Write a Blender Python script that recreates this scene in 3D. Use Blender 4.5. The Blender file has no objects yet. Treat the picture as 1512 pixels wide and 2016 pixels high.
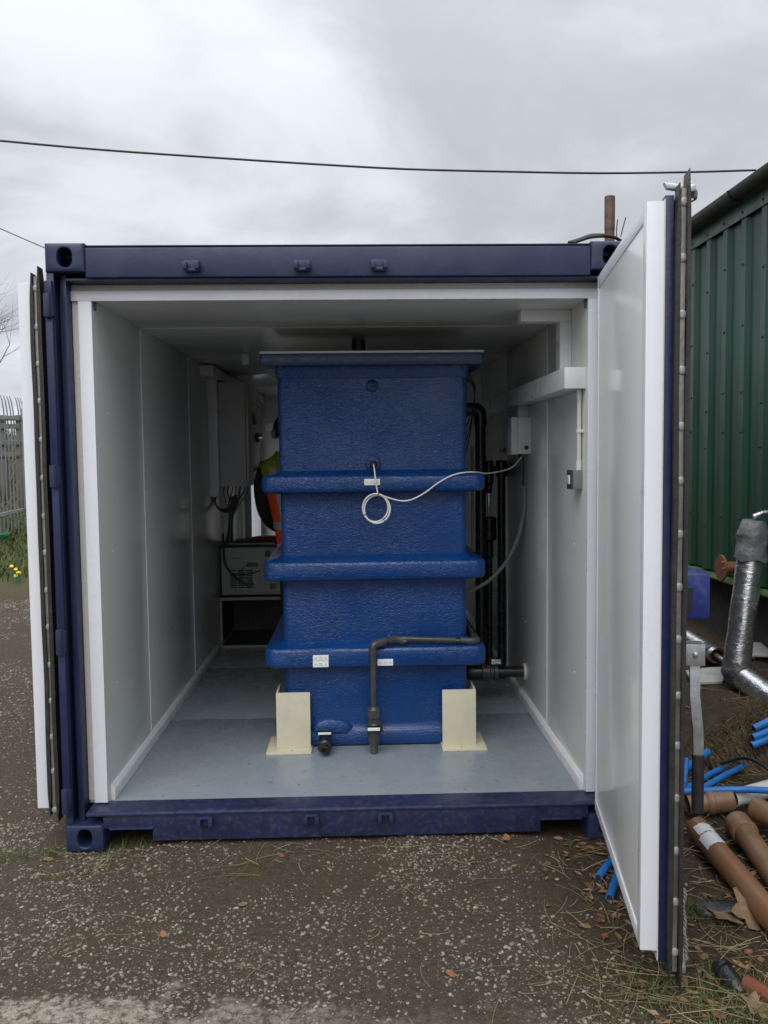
import bpy, bmesh, math, random
from mathutils import Vector, Matrix, noise as mnoise
R = math.radians
PI = math.pi
scene = bpy.context.scene
COL = scene.collection
rnd = random.Random(7)

# ------------------------------------------------------------------ camera
CX, CY, CZ = 0.0698, -3.6098, 1.6988
YAW, PITCH, ROLL, FPX = 0.02852, 0.06608, -0.01102, 1672.8
_d = Vector((math.sin(YAW) * math.cos(PITCH), math.cos(YAW) * math.cos(PITCH), -math.sin(PITCH)))
_r = Vector((math.cos(YAW), -math.sin(YAW), 0))
_u = _r.cross(_d)
_R = _r * math.cos(ROLL) + _u * math.sin(ROLL)
_U = _u * math.cos(ROLL) - _r * math.sin(ROLL)
CAM = Vector((CX, CY, CZ))
cam_data = bpy.data.cameras.new('camera')
cam = bpy.data.objects.new('camera', cam_data)
COL.objects.link(cam)
cam.matrix_world = Matrix(((_R.x, _U.x, -_d.x, CX), (_R.y, _U.y, -_d.y, CY), (_R.z, _U.z, -_d.z, CZ), (0, 0, 0, 1)))
cam_data.sensor_fit = 'VERTICAL'
cam_data.sensor_height = 24
cam_data.lens = 24 * FPX / 2016
cam_data.clip_start = 0.05
cam_data.clip_end = 3000
scene.camera = cam


def at(px, py, X=None, Y=None, Z=None):
    """photo pixel -> point on the plane X=, Y= or Z="""
    v = _d + _R * ((px - 756) / FPX) - _U * ((py - 1008) / FPX)
    if X is not None:
        t = (X - CX) / v.x
    elif Y is not None:
        t = (Y - CY) / v.y
    else:
        t = (Z - CZ) / v.z
    return CAM + v * t


# ------------------------------------------------------------------ sky, sun, exposure
SUN_EL, SUN_AZ = R(50), R(196)          # behind the camera, a little to its left (azimuth clockwise from +Y)
world = bpy.data.worlds.new('World')
scene.world = world
world.use_nodes = True
wn, wl = world.node_tree.nodes, world.node_tree.links
wn.clear()
w_out = wn.new('ShaderNodeOutputWorld')
w_bg = wn.new('ShaderNodeBackground')
w_bg.inputs['Strength'].default_value = 0.1
w_sky = wn.new('ShaderNodeTexSky')
w_sky.sky_type = 'NISHITA'
w_sky.sun_disc = False
w_sky.sun_elevation = SUN_EL
w_sky.sun_rotation = SUN_AZ
w_tc = wn.new('ShaderNodeTexCoord')
w_sep = wn.new('ShaderNodeSeparateXYZ')
wl.new(w_tc.outputs['Generated'], w_sep.inputs[0])
# project the direction on a cloud layer so the clouds foreshorten towards the horizon
w_zc = wn.new('ShaderNodeMath'); w_zc.operation = 'MAXIMUM'; w_zc.inputs[1].default_value = 0.0
wl.new(w_sep.outputs['Z'], w_zc.inputs[0])
w_za = wn.new('ShaderNodeMath'); w_za.operation = 'ADD'; w_za.inputs[1].default_value = 0.28
wl.new(w_zc.outputs[0], w_za.inputs[0])
w_div = wn.new('ShaderNodeVectorMath'); w_div.operation = 'DIVIDE'
w_cmb = wn.new('ShaderNodeCombineXYZ')
for k in range(3):
    wl.new(w_za.outputs[0], w_cmb.inputs[k])
wl.new(w_tc.outputs['Generated'], w_div.inputs[0])
wl.new(w_cmb.outputs[0], w_div.inputs[1])
w_map = wn.new('ShaderNodeMapping')
w_map.inputs['Location'].default_value = (3.1, 1.7, 0.4)
wl.new(w_div.outputs[0], w_map.inputs['Vector'])
w_n1 = wn.new('ShaderNodeTexNoise')
w_n1.inputs['Scale'].default_value = 1.7
w_n1.inputs['Detail'].default_value = 6
w_n1.inputs['Roughness'].default_value = 0.52
w_n1.inputs['Distortion'].default_value = 0.35
wl.new(w_map.outputs[0], w_n1.inputs['Vector'])
w_cr = wn.new('ShaderNodeValToRGB')
w_cr.color_ramp.interpolation = 'EASE'
e = w_cr.color_ramp.elements
e[0].position = 0.33; e[0].color = (0.53, 0.545, 0.585, 1)
e[1].position = 0.62; e[1].color = (0.82, 0.85, 0.91, 1)
wl.new(w_n1.outputs['Fac'], w_cr.inputs[0])
# an overcast sky is brighter overhead than at the horizon
w_mr = wn.new('ShaderNodeMapRange')
w_mr.inputs['From Min'].default_value = 0.32
w_mr.inputs['From Max'].default_value = 1.0
w_mr.inputs['To Min'].default_value = 9.2
w_mr.inputs['To Max'].default_value = 17.5
wl.new(w_sep.outputs['Z'], w_mr.inputs['Value'])
w_mul = wn.new('ShaderNodeVectorMath'); w_mul.operation = 'SCALE'
wl.new(w_cr.outputs[0], w_mul.inputs[0])
wl.new(w_mr.outputs[0], w_mul.inputs['Scale'])
w_mix = wn.new('ShaderNodeMix'); w_mix.data_type = 'RGBA'
w_mix.inputs[0].default_value = 0.95
wl.new(w_sky.outputs[0], w_mix.inputs[6])
wl.new(w_mul.outputs[0], w_mix.inputs[7])
wl.new(w_mix.outputs[2], w_bg.inputs['Color'])
wl.new(w_bg.outputs[0], w_out.inputs['Surface'])

sun_data = bpy.data.lights.new('sun', 'SUN')
sun_data.energy = 1.5
sun_data.angle = R(50)
sun_data.color = (1.0, 0.985, 0.96)
sun = bpy.data.objects.new('sun', sun_data)
COL.objects.link(sun)
sv = Vector((math.sin(SUN_AZ) * math.cos(SUN_EL), math.cos(SUN_AZ) * math.cos(SUN_EL), math.sin(SUN_EL)))
sun.rotation_euler = sv.to_track_quat('Z', 'Y').to_euler()
sun.location = (0, -3, 12)

vs = scene.view_settings
vs.view_transform = 'Standard'
vs.look = 'None'
vs.gamma = 1
vs.use_curve_mapping = False
vs.exposure = 0.20
scene.cycles.max_bounces = 8
scene.cycles.diffuse_bounces = 4
scene.cycles.use_denoising = True


# ------------------------------------------------------------------ materials
def nd(nt, kind, **kw):
    n = nt.nodes.new(kind)
    for k, v in kw.items():
        if k in n.inputs:
            n.inputs[k].default_value = v
        else:
            setattr(n, k, v)
    return n


def mix_rgb(nt, fac, a, b, mode='MIX'):
    m = nt.nodes.new('ShaderNodeMix')
    m.data_type = 'RGBA'
    m.blend_type = mode
    for sock, v in ((m.inputs[0], fac), (m.inputs[6], a), (m.inputs[7], b)):
        if hasattr(v, 'is_linked'):
            nt.links.new(v, sock)
        elif isinstance(v, (int, float)):
            sock.default_value = v
        else:
            sock.default_value = (*v, 1) if len(v) == 3 else v
    return m.outputs[2]


def ramp(nt, src, stops):
    r = nt.nodes.new('ShaderNodeValToRGB')
    el = r.color_ramp.elements
    while len(el) < len(stops):
        el.new(0.5)
    for e_, (p, c) in zip(el, stops):
        e_.position = p
        e_.color = (c, c, c, 1) if isinstance(c, (int, float)) else (*c, 1)
    nt.links.new(src, r.inputs[0])
    return r.outputs[0]


def noise(nt, vec, scale, detail=4, rough=0.55, dist=0.0):
    n = nd(nt, 'ShaderNodeTexNoise', Scale=scale, Detail=detail, Roughness=rough, Distortion=dist)
    nt.links.new(vec, n.inputs['Vector'])
    return n.outputs['Fac']


def mapping(nt, vec, scale=(1, 1, 1), loc=(0, 0, 0)):
    m = nt.nodes.new('ShaderNodeMapping')
    m.inputs['Scale'].default_value = scale
    m.inputs['Location'].default_value = loc
    nt.links.new(vec, m.inputs['Vector'])
    return m.outputs[0]


def mathn(nt, op, a, b=None, clamp=False):
    m = nt.nodes.new('ShaderNodeMath')
    m.operation = op
    m.use_clamp = clamp
    for s, v in zip(m.inputs, (a, b)):
        if v is None:
            continue
        if hasattr(v, 'is_linked'):
            nt.links.new(v, s)
        else:
            s.default_value = v
    return m.outputs[0]


MATS = {}


def base_mat(name):
    m = bpy.data.materials.new(name)
    m.use_nodes = True
    nt = m.node_tree
    b = nt.nodes['Principled BSDF']
    pos = nt.nodes.new('ShaderNodeNewGeometry').outputs['Position']
    MATS[name] = m
    return m, nt, b, pos


def bump(nt, b, height, dist=0.002, strength=1.0, prev=None):
    n = nd(nt, 'ShaderNodeBump', Strength=strength, Distance=dist)
    nt.links.new(height, n.inputs['Height'])
    if prev is not None:
        nt.links.new(prev, n.inputs['Normal'])
    nt.links.new(n.outputs[0], b.inputs['Normal'])
    return n.outputs[0]


def paint(name, c, rough=0.45, var=0.12, vscale=6, metal=0.0, dirt=None, dirt_amt=0.35, dscale=3.0, bscale=120, bdist=0.0006,
          stretch=(1, 1, 1), coat=0.0, rvar=0.1, spec=0.5):
    m, nt, b, pos = base_mat(name)
    v = mapping(nt, pos, stretch)
    n1 = noise(nt, v, vscale, 5, 0.6)
    f = ramp(nt, n1, [(0.3, 1 - var), (0.7, 1 + var)])
    col = mix_rgb(nt, 1.0, c, f, 'MULTIPLY')
    if dirt:
        n2 = noise(nt, v, dscale, 8, 0.68, 0.3)
        msk = ramp(nt, n2, [(0.5, 0.0), (0.68, dirt_amt)])
        col = mix_rgb(nt, msk, col, dirt)
    nt.links.new(col, b.inputs['Base Color'])
    rr = ramp(nt, noise(nt, v, vscale * 2.3, 4), [(0.3, max(0.02, rough - rvar)), (0.7, min(1, rough + rvar))])
    nt.links.new(rr, b.inputs['Roughness'])
    b.inputs['Metallic'].default_value = metal
    b.inputs['Specular IOR Level'].default_value = spec
    if coat:
        b.inputs['Coat Weight'].default_value = coat
        b.inputs['Coat Roughness'].default_value = 0.12
    if bdist:
        bump(nt, b, noise(nt, v, bscale, 3), bdist)
    return m


paint('navy', (0.018, 0.027, 0.076), 0.45, 0.14, 5, dirt=(0.06, 0.065, 0.08), dirt_amt=0.25, dscale=5, bscale=40, bdist=0.0006)
paint('navy_sill', (0.016, 0.024, 0.070), 0.45, 0.25, 9, dirt=(0.12, 0.125, 0.135), dirt_amt=0.30, dscale=38, bscale=50, bdist=0.0012)
paint('blue_door', (0.013, 0.020, 0.075), 0.4, 0.15, 8, dirt=(0.05, 0.05, 0.06), dirt_amt=0.2, bscale=70, bdist=0.001)
paint('bright_blue_steel', (0.02, 0.035, 0.20), 0.42, 0.2, 20, dirt=(0.16, 0.18, 0.26), dirt_amt=0.3, dscale=16)
paint('white_trim', (0.77, 0.79, 0.83), 0.32, 0.015, 3, dirt=(0.6, 0.59, 0.56), dirt_amt=0.06, dscale=14, bscale=12, bdist=0.0004)
paint('white_panel', (0.81, 0.825, 0.80), 0.17, 0.01, 2, bscale=9, bdist=0.0005, rvar=0.03)
paint('wall_panel', (0.66, 0.675, 0.645), 0.20, 0.012, 2, bscale=9, bdist=0.0006, rvar=0.03)
paint('rear_wall_panel', (0.74, 0.74, 0.68), 0.3, 0.03, 2, bscale=16, bdist=0.0007)
paint('beige_edge', (0.60, 0.58, 0.53), 0.6, 0.05, 20, dirt=(0.35, 0.32, 0.27), dirt_amt=0.3, dscale=20, bscale=90, bdist=0.002)
paint('white_plastic', (0.70, 0.71, 0.72), 0.3, 0.02, 4, bscale=40, bdist=0.0002)
paint('white_cable', (0.74, 0.74, 0.72), 0.35, 0.03, 30, bdist=0)
paint('cream_conduit', (0.66, 0.64, 0.57), 0.4, 0.03, 10, bdist=0)
paint('cream_steel', (0.60, 0.555, 0.42), 0.38, 0.05, 14, dirt=(0.42, 0.37, 0.27), dirt_amt=0.3, dscale=8, bscale=70, bdist=0.0006)
paint('grey_steel', (0.52, 0.525, 0.54), 0.4, 0.05, 6, bscale=90, bdist=0.0003)
paint('cabinet_door', (0.50, 0.49, 0.46), 0.22, 0.05, 6, bscale=90, bdist=0.0003)
paint('pale_sheet', (0.50, 0.51, 0.51), 0.5, 0.04, 12, bdist=0.0003)
paint('grey_plastic', (0.21, 0.22, 0.22), 0.45, 0.06, 12, bdist=0.0003)
paint('switch_grey', (0.20, 0.21, 0.22), 0.4, 0.05, 12, bdist=0.0003)
paint('pvc_dark', (0.050, 0.051, 0.053), 0.33, 0.2, 14, dirt=(0.12, 0.115, 0.105), dirt_amt=0.35, dscale=14, bdist=0.0004)
paint('pvc_black', (0.014, 0.014, 0.016), 0.3, 0.2, 14, dirt=(0.05, 0.05, 0.05), dirt_amt=0.3, dscale=14, bdist=0.0003)
paint('rubber', (0.022, 0.021, 0.020), 0.55, 0.25, 30, dirt=(0.07, 0.06, 0.05), dirt_amt=0.35, dscale=12, bscale=90, bdist=0.0015)
paint('black_plastic', (0.012, 0.012, 0.013), 0.35, 0.2, 20, bdist=0.0004)
paint('strip_metal', (0.36, 0.335, 0.30), 0.42, 0.2, 16, metal=0.75, dirt=(0.16, 0.12, 0.09), dirt_amt=0.6, dscale=9, stretch=(1, 1, 0.4), bdist=0.001)
paint('galvanised', (0.52, 0.54, 0.55), 0.38, 0.14, 26, metal=0.75, dirt=(0.36, 0.36, 0.34), dirt_amt=0.5, dscale=22, bscale=80, bdist=0.0008)
paint('rivet_grey', (0.36, 0.37, 0.37), 0.5, 0.2, 60, metal=0.3, bdist=0.0006)
paint('rust', (0.22, 0.085, 0.036), 0.8, 0.4, 30, dirt=(0.07, 0.05, 0.045), dirt_amt=0.8, dscale=18, bscale=120, bdist=0.002)
paint('rusty_pole', (0.14, 0.088, 0.055), 0.7, 0.45, 22, dirt=(0.06, 0.05, 0.05), dirt_amt=0.9, dscale=10, bscale=100, bdist=0.002)
paint('floor_paint', (0.235, 0.275, 0.305), 0.24, 0.07, 7, dirt=(0.33, 0.33, 0.31), dirt_amt=0.22, dscale=4, bscale=240, bdist=0.0006, rvar=0.12)
paint('fixing_dark', (0.06, 0.062, 0.065), 0.5, 0.2, 30, bdist=0)
paint('plate_white', (0.78, 0.79, 0.79), 0.4, 0.02, 12, bdist=0)
paint('print_grey', (0.22, 0.22, 0.23), 0.6, 0.05, 30, bdist=0)
paint('chrome', (0.6, 0.6, 0.62), 0.18, 0.05, 30, metal=1.0, bdist=0)
paint('dark_board', (0.085, 0.078, 0.068), 0.6, 0.2, 8, bdist=0.0008)
paint('pale_edge', (0.40, 0.37, 0.31), 0.55, 0.1, 20, bdist=0)
paint('analyser_case', (0.46, 0.455, 0.43), 0.42, 0.03, 12, bscale=160, bdist=0.0003)
paint('slot_dark', (0.02, 0.02, 0.02), 0.6, 0.1, 10, bdist=0)
paint('connector_green', (0.03, 0.16, 0.07), 0.45, 0.1, 10, bdist=0)
paint('red_plastic', (0.38, 0.03, 0.02), 0.4, 0.1, 10, bdist=0)
paint('shed_green', (0.013, 0.056, 0.036), 0.45, 0.14, 1.6, dirt=(0.035, 0.075, 0.05), dirt_amt=0.35, dscale=2.2, stretch=(1, 1, 0.35), bscale=14, bdist=0.002, rvar=0.06)
paint('shed_trim', (0.020, 0.066, 0.045), 0.42, 0.15, 3, dirt=(0.08, 0.11, 0.04), dirt_amt=0.35, dscale=6, bscale=30, bdist=0.002)
paint('mossy_trim', (0.045, 0.10, 0.03), 0.7, 0.4, 14, dirt=(0.16, 0.19, 0.05), dirt_amt=0.7, dscale=6, bscale=60, bdist=0.004)
paint('gutter_black', (0.028, 0.026, 0.025), 0.5, 0.25, 5, dirt=(0.07, 0.06, 0.05), dirt_amt=0.5, dscale=5, bscale=40, bdist=0.003)
paint('plinth', (0.045, 0.042, 0.038), 0.9, 0.3, 5, bscale=40, bdist=0.006)
paint('brown_pipe', (0.23, 0.105, 0.05), 0.42, 0.2, 5, dirt=(0.16, 0.12, 0.075), dirt_amt=0.85, dscale=7, bscale=50, bdist=0.001)
paint('tan_pipe', (0.225, 0.125, 0.065), 0.45, 0.25, 6, dirt=(0.24, 0.20, 0.13), dirt_amt=0.9, dscale=6, bscale=50, bdist=0.001)
paint('orange_pipe', (0.19, 0.062, 0.024), 0.5, 0.2, 7, dirt=(0.12, 0.07, 0.04), dirt_amt=0.6, dscale=9, bdist=0.001)
paint('white_pipe', (0.60, 0.60, 0.59), 0.4, 0.06, 5, dirt=(0.30, 0.16, 0.09), dirt_amt=0.7, dscale=5, bdist=0.001)
paint('blue_pipe', (0.015, 0.165, 0.52), 0.4, 0.14, 9, dirt=(0.08, 0.16, 0.26), dirt_amt=0.5, dscale=12, bdist=0.0006)
paint('sticker', (0.62, 0.63, 0.65), 0.5, 0.04, 12, dirt=(0.42, 0.38, 0.33), dirt_amt=0.3, dscale=14, bdist=0.001)
paint('grey_board', (0.40, 0.40, 0.39), 0.7, 0.08, 14, dirt=(0.2, 0.18, 0.15), dirt_amt=0.5, dscale=9, bscale=40, bdist=0.003)
paint('grey_tape', (0.16, 0.165, 0.175), 0.5, 0.15, 16, dirt=(0.09, 0.09, 0.095), dirt_amt=0.5, dscale=10, bscale=24, bdist=0.012)
paint('tape_dark', (0.075, 0.078, 0.085), 0.35, 0.2, 18, bscale=30, bdist=0.012)
paint('rope', (0.27, 0.26, 0.24), 0.8, 0.3, 60, bscale=200, bdist=0.002)
paint('fence_steel', (0.29, 0.31, 0.31), 0.5, 0.15, 6, metal=0.35, dirt=(0.18, 0.19, 0.17), dirt_amt=0.5, dscale=4, bdist=0)
paint('old_timber', (0.14, 0.13, 0.115), 0.8, 0.3, 9, stretch=(1, 1, 4), bscale=60, bdist=0.004)
paint('bark', (0.085, 0.072, 0.06), 0.9, 0.3, 14, bscale=40, bdist=0.006)
paint('green_plastic', (0.012, 0.17, 0.075), 0.4, 0.12, 8, bdist=0)
paint('petal', (0.72, 0.52, 0.02), 0.6, 0.1, 40, bdist=0)
paint('jacket', (0.012, 0.012, 0.015), 0.75, 0.3, 20, bscale=60, bdist=0.004)
paint('skin', (0.40, 0.24, 0.17), 0.5, 0.08, 30, bdist=0.0004)
paint('hair', (0.025, 0.02, 0.017), 0.6, 0.4, 70, bscale=200, bdist=0.002)
paint('hi_vis_orange', (0.85, 0.10, 0.015), 0.6, 0.08, 14, bscale=20, bdist=0.006)
paint('hi_vis_yellow', (0.26, 0.30, 0.02), 0.6, 0.08, 14, bscale=20, bdist=0.006)
paint('reflective', (0.42, 0.42, 0.44), 0.35, 0.08, 30, bdist=0.001)
paint('trouser', (0.02, 0.022, 0.03), 0.8, 0.2, 20, bdist=0.002)
paint('wire_black', (0.015, 0.015, 0.016), 0.5, 0.1, 10, bdist=0)
paint('wire_brown', (0.035, 0.03, 0.027), 0.6, 0.1, 10, bdist=0)
paint('grey_hose', (0.20, 0.205, 0.21), 0.4, 0.1, 30, bdist=0.0005)
paint('asphalt_lump', (0.014, 0.014, 0.016), 0.32, 0.3, 24, dirt=(0.05, 0.045, 0.04), dirt_amt=0.3, dscale=20, bscale=50, bdist=0.003)


def mat_tank():
    m, nt, b, pos = base_mat('tank_blue')
    n1 = noise(nt, pos, 3.0, 5, 0.6)
    f = ramp(nt, n1, [(0.3, 0.85), (0.7, 1.15)])
    col = mix_rgb(nt, 1.0, (0.0007, 0.039, 0.170), f, 'MULTIPLY')
    wear = ramp(nt, noise(nt, pos, 22, 8, 0.7), [(0.70, 0.0), (0.80, 0.35)])
    col = mix_rgb(nt, wear, col, (0.02, 0.12, 0.33))
    nt.links.new(col, b.inputs['Base Color'])
    b.inputs['Roughness'].default_value = 0.13
    b.inputs['Specular IOR Level'].default_value = 0.5
    v = mapping(nt, pos, (0.6, 0.6, 1.15))
    n2 = noise(nt, v, 88, 3, 0.5, 1.6)
    n3 = noise(nt, mapping(nt, pos, (0.7, 0.7, 1.1)), 9, 3, 0.5)
    # smoother gelcoat low down, rougher mat weave higher up
    amt = ramp(nt, noise(nt, mapping(nt, pos, (1, 1, 1), (0.4, 0, 0.3)), 2.2, 3), [(0.36, 0.30), (0.60, 1.0)])
    h = mathn(nt, 'MULTIPLY', n2, amt)
    p = bump(nt, b, n3, 0.006, 0.5)
    bump(nt, b, h, 0.0066, 0.9, p)


mat_tank()
paint('tank_flange', (0.010, 0.034, 0.10), 0.3, 0.12, 8, bscale=50, bdist=0.001)


def mat_foil():
    m, nt, b, pos = base_mat('foil')
    b.inputs['Metallic'].default_value = 0.92
    n1 = noise(nt, pos, 9, 6, 0.7)
    nt.links.new(ramp(nt, n1, [(0.3, (0.62, 0.62, 0.63)), (0.7, (0.88, 0.88, 0.89))]), b.inputs['Base Color'])
    nt.links.new(ramp(nt, noise(nt, pos, 24, 4), [(0.3, 0.14), (0.7, 0.34)]), b.inputs['Roughness'])
    bump(nt, b, noise(nt, mapping(nt, pos, (1, 1, 2)), 20, 5, 0.62, 0.5), 0.006, 0.75)


mat_foil()


def mat_ground():
    m, nt, b, pos = base_mat('ground_mix')
    sep = nt.nodes.new('ShaderNodeSeparateXYZ')
    nt.links.new(pos, sep.inputs[0])
    X, Y = sep.outputs['X'], sep.outputs['Y']
    big = noise(nt, pos, 1.3, 6, 0.62)
    fine = noise(nt, pos, 45, 6, 0.7)
    tar = mix_rgb(nt, ramp(nt, fine, [(0.35, 0.0), (0.65, 1.0)]), (0.038, 0.030, 0.022), (0.100, 0.080, 0.058))
    tar = mix_rgb(nt, ramp(nt, big, [(0.38, 0.0), (0.6, 0.75)]), tar, (0.068, 0.050, 0.031))
    # moss and lichen films
    moss = noise(nt, mapping(nt, pos, (1, 1, 1), (7, 3, 0)), 2.7, 8, 0.7, 0.4)
    tar = mix_rgb(nt, ramp(nt, moss, [(0.52, 0.0), (0.66, 0.55)]), tar, (0.064, 0.055, 0.024))
    # small aggregate showing in the tar
    vor = nd(nt, 'ShaderNodeTexVoronoi', Scale=52.0)
    vor.feature = 'F1'
    nt.links.new(mapping(nt, pos, (1, 1, 0.2)), vor.inputs['Vector'])
    chip = ramp(nt, vor.outputs['Distance'], [(0.16, 1.0), (0.24, 0.0)])
    pick = nt.nodes.new('ShaderNodeSeparateColor')
    nt.links.new(vor.outputs['Color'], pick.inputs[0])
    chosen = ramp(nt, pick.outputs[0], [(0.60, 0.0), (0.64, 1.0)])
    patch = ramp(nt, noise(nt, pos, 2.1, 4), [(0.36, 0.25), (0.6, 1.0)])
    cm = mathn(nt, 'MULTIPLY', mathn(nt, 'MULTIPLY', chip, chosen), patch)
    chipc = mix_rgb(nt, pick.outputs[1], (0.16, 0.145, 0.115), (0.36, 0.335, 0.285))
    vor2 = nd(nt, 'ShaderNodeTexVoronoi', Scale=150.0)
    nt.links.new(mapping(nt, pos, (1, 1, 0.2)), vor2.inputs['Vector'])
    pk2 = nt.nodes.new('ShaderNodeSeparateColor')
    nt.links.new(vor2.outputs['Color'], pk2.inputs[0])
    c2 = mathn(nt, 'MULTIPLY', ramp(nt, vor2.outputs['Distance'], [(0.2, 1.0), (0.32, 0.0)]), ramp(nt, pk2.outputs[0], [(0.62, 0.0), (0.66, 0.9)]))
    tar = mix_rgb(nt, c2, tar, mix_rgb(nt, pk2.outputs[1], (0.10, 0.085, 0.065), (0.25, 0.22, 0.175)))
    paved = mix_rgb(nt, cm, tar, chipc)
    # soil with rotted litter to the right of the container
    soil = mix_rgb(nt, ramp(nt, fine, [(0.3, 0.0), (0.7, 1.0)]), (0.022, 0.016, 0.011), (0.088, 0.062, 0.040))
    soil = mix_rgb(nt, ramp(nt, noise(nt, pos, 7, 6, 0.7), [(0.55, 0.0), (0.7, 0.7)]), soil, (0.055, 0.050, 0.020))
    edge = mathn(nt, 'ADD', X, mathn(nt, 'MULTIPLY', mathn(nt, 'SUBTRACT', big, 0.5), 2.2))
    edge2 = mathn(nt, 'SUBTRACT', edge, mathn(nt, 'MULTIPLY', Y, 0.12))
    sm = ramp(nt, mathn(nt, 'MULTIPLY', edge2, 0.5), [(0.34, 0.0), (0.62, 1.0)])
    col = mix_rgb(nt, sm, paved, soil)
    # turf on the bank at the left, behind
    gcol = mix_rgb(nt, fine, (0.045, 0.06, 0.018), (0.13, 0.115, 0.05))
    gy = mathn(nt, 'ADD', Y, mathn(nt, 'MULTIPLY', big, 1.6))
    gm = ramp(nt, mathn(nt, 'MULTIPLY', gy, 0.05), [(0.385, 0.0), (0.44, 1.0)])
    col = mix_rgb(nt, gm, col, gcol)
    # pale dried cement spill near the camera
    pn = noise(nt, pos, 6, 8, 0.72)
    py_ = mathn(nt, 'ADD', mathn(nt, 'MULTIPLY', Y, -1.0), mathn(nt, 'MULTIPLY', mathn(nt, 'SUBTRACT', pn, 0.5), 0.85))
    py2 = mathn(nt, 'SUBTRACT', py_, mathn(nt, 'MULTIPLY', mathn(nt, 'ADD', X, 1.0), 0.10))
    pm = ramp(nt, mathn(nt, 'MULTIPLY', py2, 0.5), [(0.488, 0.0), (0.535, 0.9)])
    px_ = ramp(nt, mathn(nt, 'MULTIPLY', mathn(nt, 'ADD', X, 3.0), 0.2), [(0.46, 1.0), (0.62, 0.25), (0.8, 0.0)])
    far = ramp(nt, mathn(nt, 'MULTIPLY', Y, -0.25), [(0.36, 1.0), (0.5, 0.0)])
    pm = mathn(nt, 'MULTIPLY', mathn(nt, 'MULTIPLY', pm, px_), far)
    pm = mathn(nt, 'MULTIPLY', pm, ramp(nt, noise(nt, pos, 32, 6, 0.7), [(0.40, 0.12), (0.54, 1.0)]))
    col = mix_rgb(nt, pm, col, mix_rgb(nt, fine, (0.16, 0.138, 0.10), (0.62, 0.57, 0.47)))
    nt.links.new(col, b.inputs['Base Color'])
    b.inputs['Roughness'].default_value = 0.85
    b.inputs['Specular IOR Level'].default_value = 0.25
    p = bump(nt, b, noise(nt, pos, 28, 8, 0.72), 0.014, 0.9)
    bump(nt, b, cm, 0.005, 0.7, p)


mat_ground()


def mat_varied(name, colors, rough=0.8, scale=9.0, two=False):
    """colour picked per loose piece (random per island)"""
    m, nt, b, pos = base_mat(name)
    geo = nt.nodes.new('ShaderNodeNewGeometry')
    n = len(colors)
    col = ramp(nt, geo.outputs['Random Per Island'], [(i / max(1, n - 1), c) for i, c in enumerate(colors)])
    f = ramp(nt, noise(nt, pos, scale, 4), [(0.3, 0.75), (0.7, 1.25)])
    col = mix_rgb(nt, 1.0, col, f, 'MULTIPLY')
    nt.links.new(col, b.inputs['Base Color'])
    b.inputs['Roughness'].default_value = rough
    b.inputs['Specular IOR Level'].default_value = 0.25


mat_varied('chips', [(0.15, 0.128, 0.10), (0.26, 0.23, 0.185), (0.11, 0.094, 0.073), (0.37, 0.34, 0.285), (0.20, 0.168, 0.125), (0.29, 0.26, 0.215)], 0.75, 60)
mat_varied('straw', [(0.24, 0.185, 0.10), (0.34, 0.275, 0.165), (0.13, 0.09, 0.05), (0.27, 0.21, 0.12)], 0.8, 30)
mat_varied('grass', [(0.045, 0.085, 0.018), (0.075, 0.12, 0.03), (0.15, 0.14, 0.05), (0.05, 0.095, 0.022)], 0.7, 20)
mat_varied('scrub', [(0.10, 0.085, 0.05), (0.16, 0.135, 0.075), (0.07, 0.085, 0.03), (0.20, 0.17, 0.10)], 0.8, 4)
mat_varied('leaf', [(0.20, 0.085, 0.035), (0.26, 0.15, 0.075), (0.11, 0.06, 0.035), (0.30, 0.20, 0.12)], 0.7, 60)
paint('leaf_brown', (0.20, 0.13, 0.07), 0.7, 0.3, 40, bscale=90, bdist=0.003)
paint('leaf_orange', (0.27, 0.105, 0.05), 0.65, 0.25, 60, bscale=90, bdist=0.002)
mat_varied('roots', [(0.10, 0.072, 0.042), (0.20, 0.15, 0.088), (0.06, 0.043, 0.027), (0.13, 0.10, 0.05)], 0.85, 30)


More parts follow.
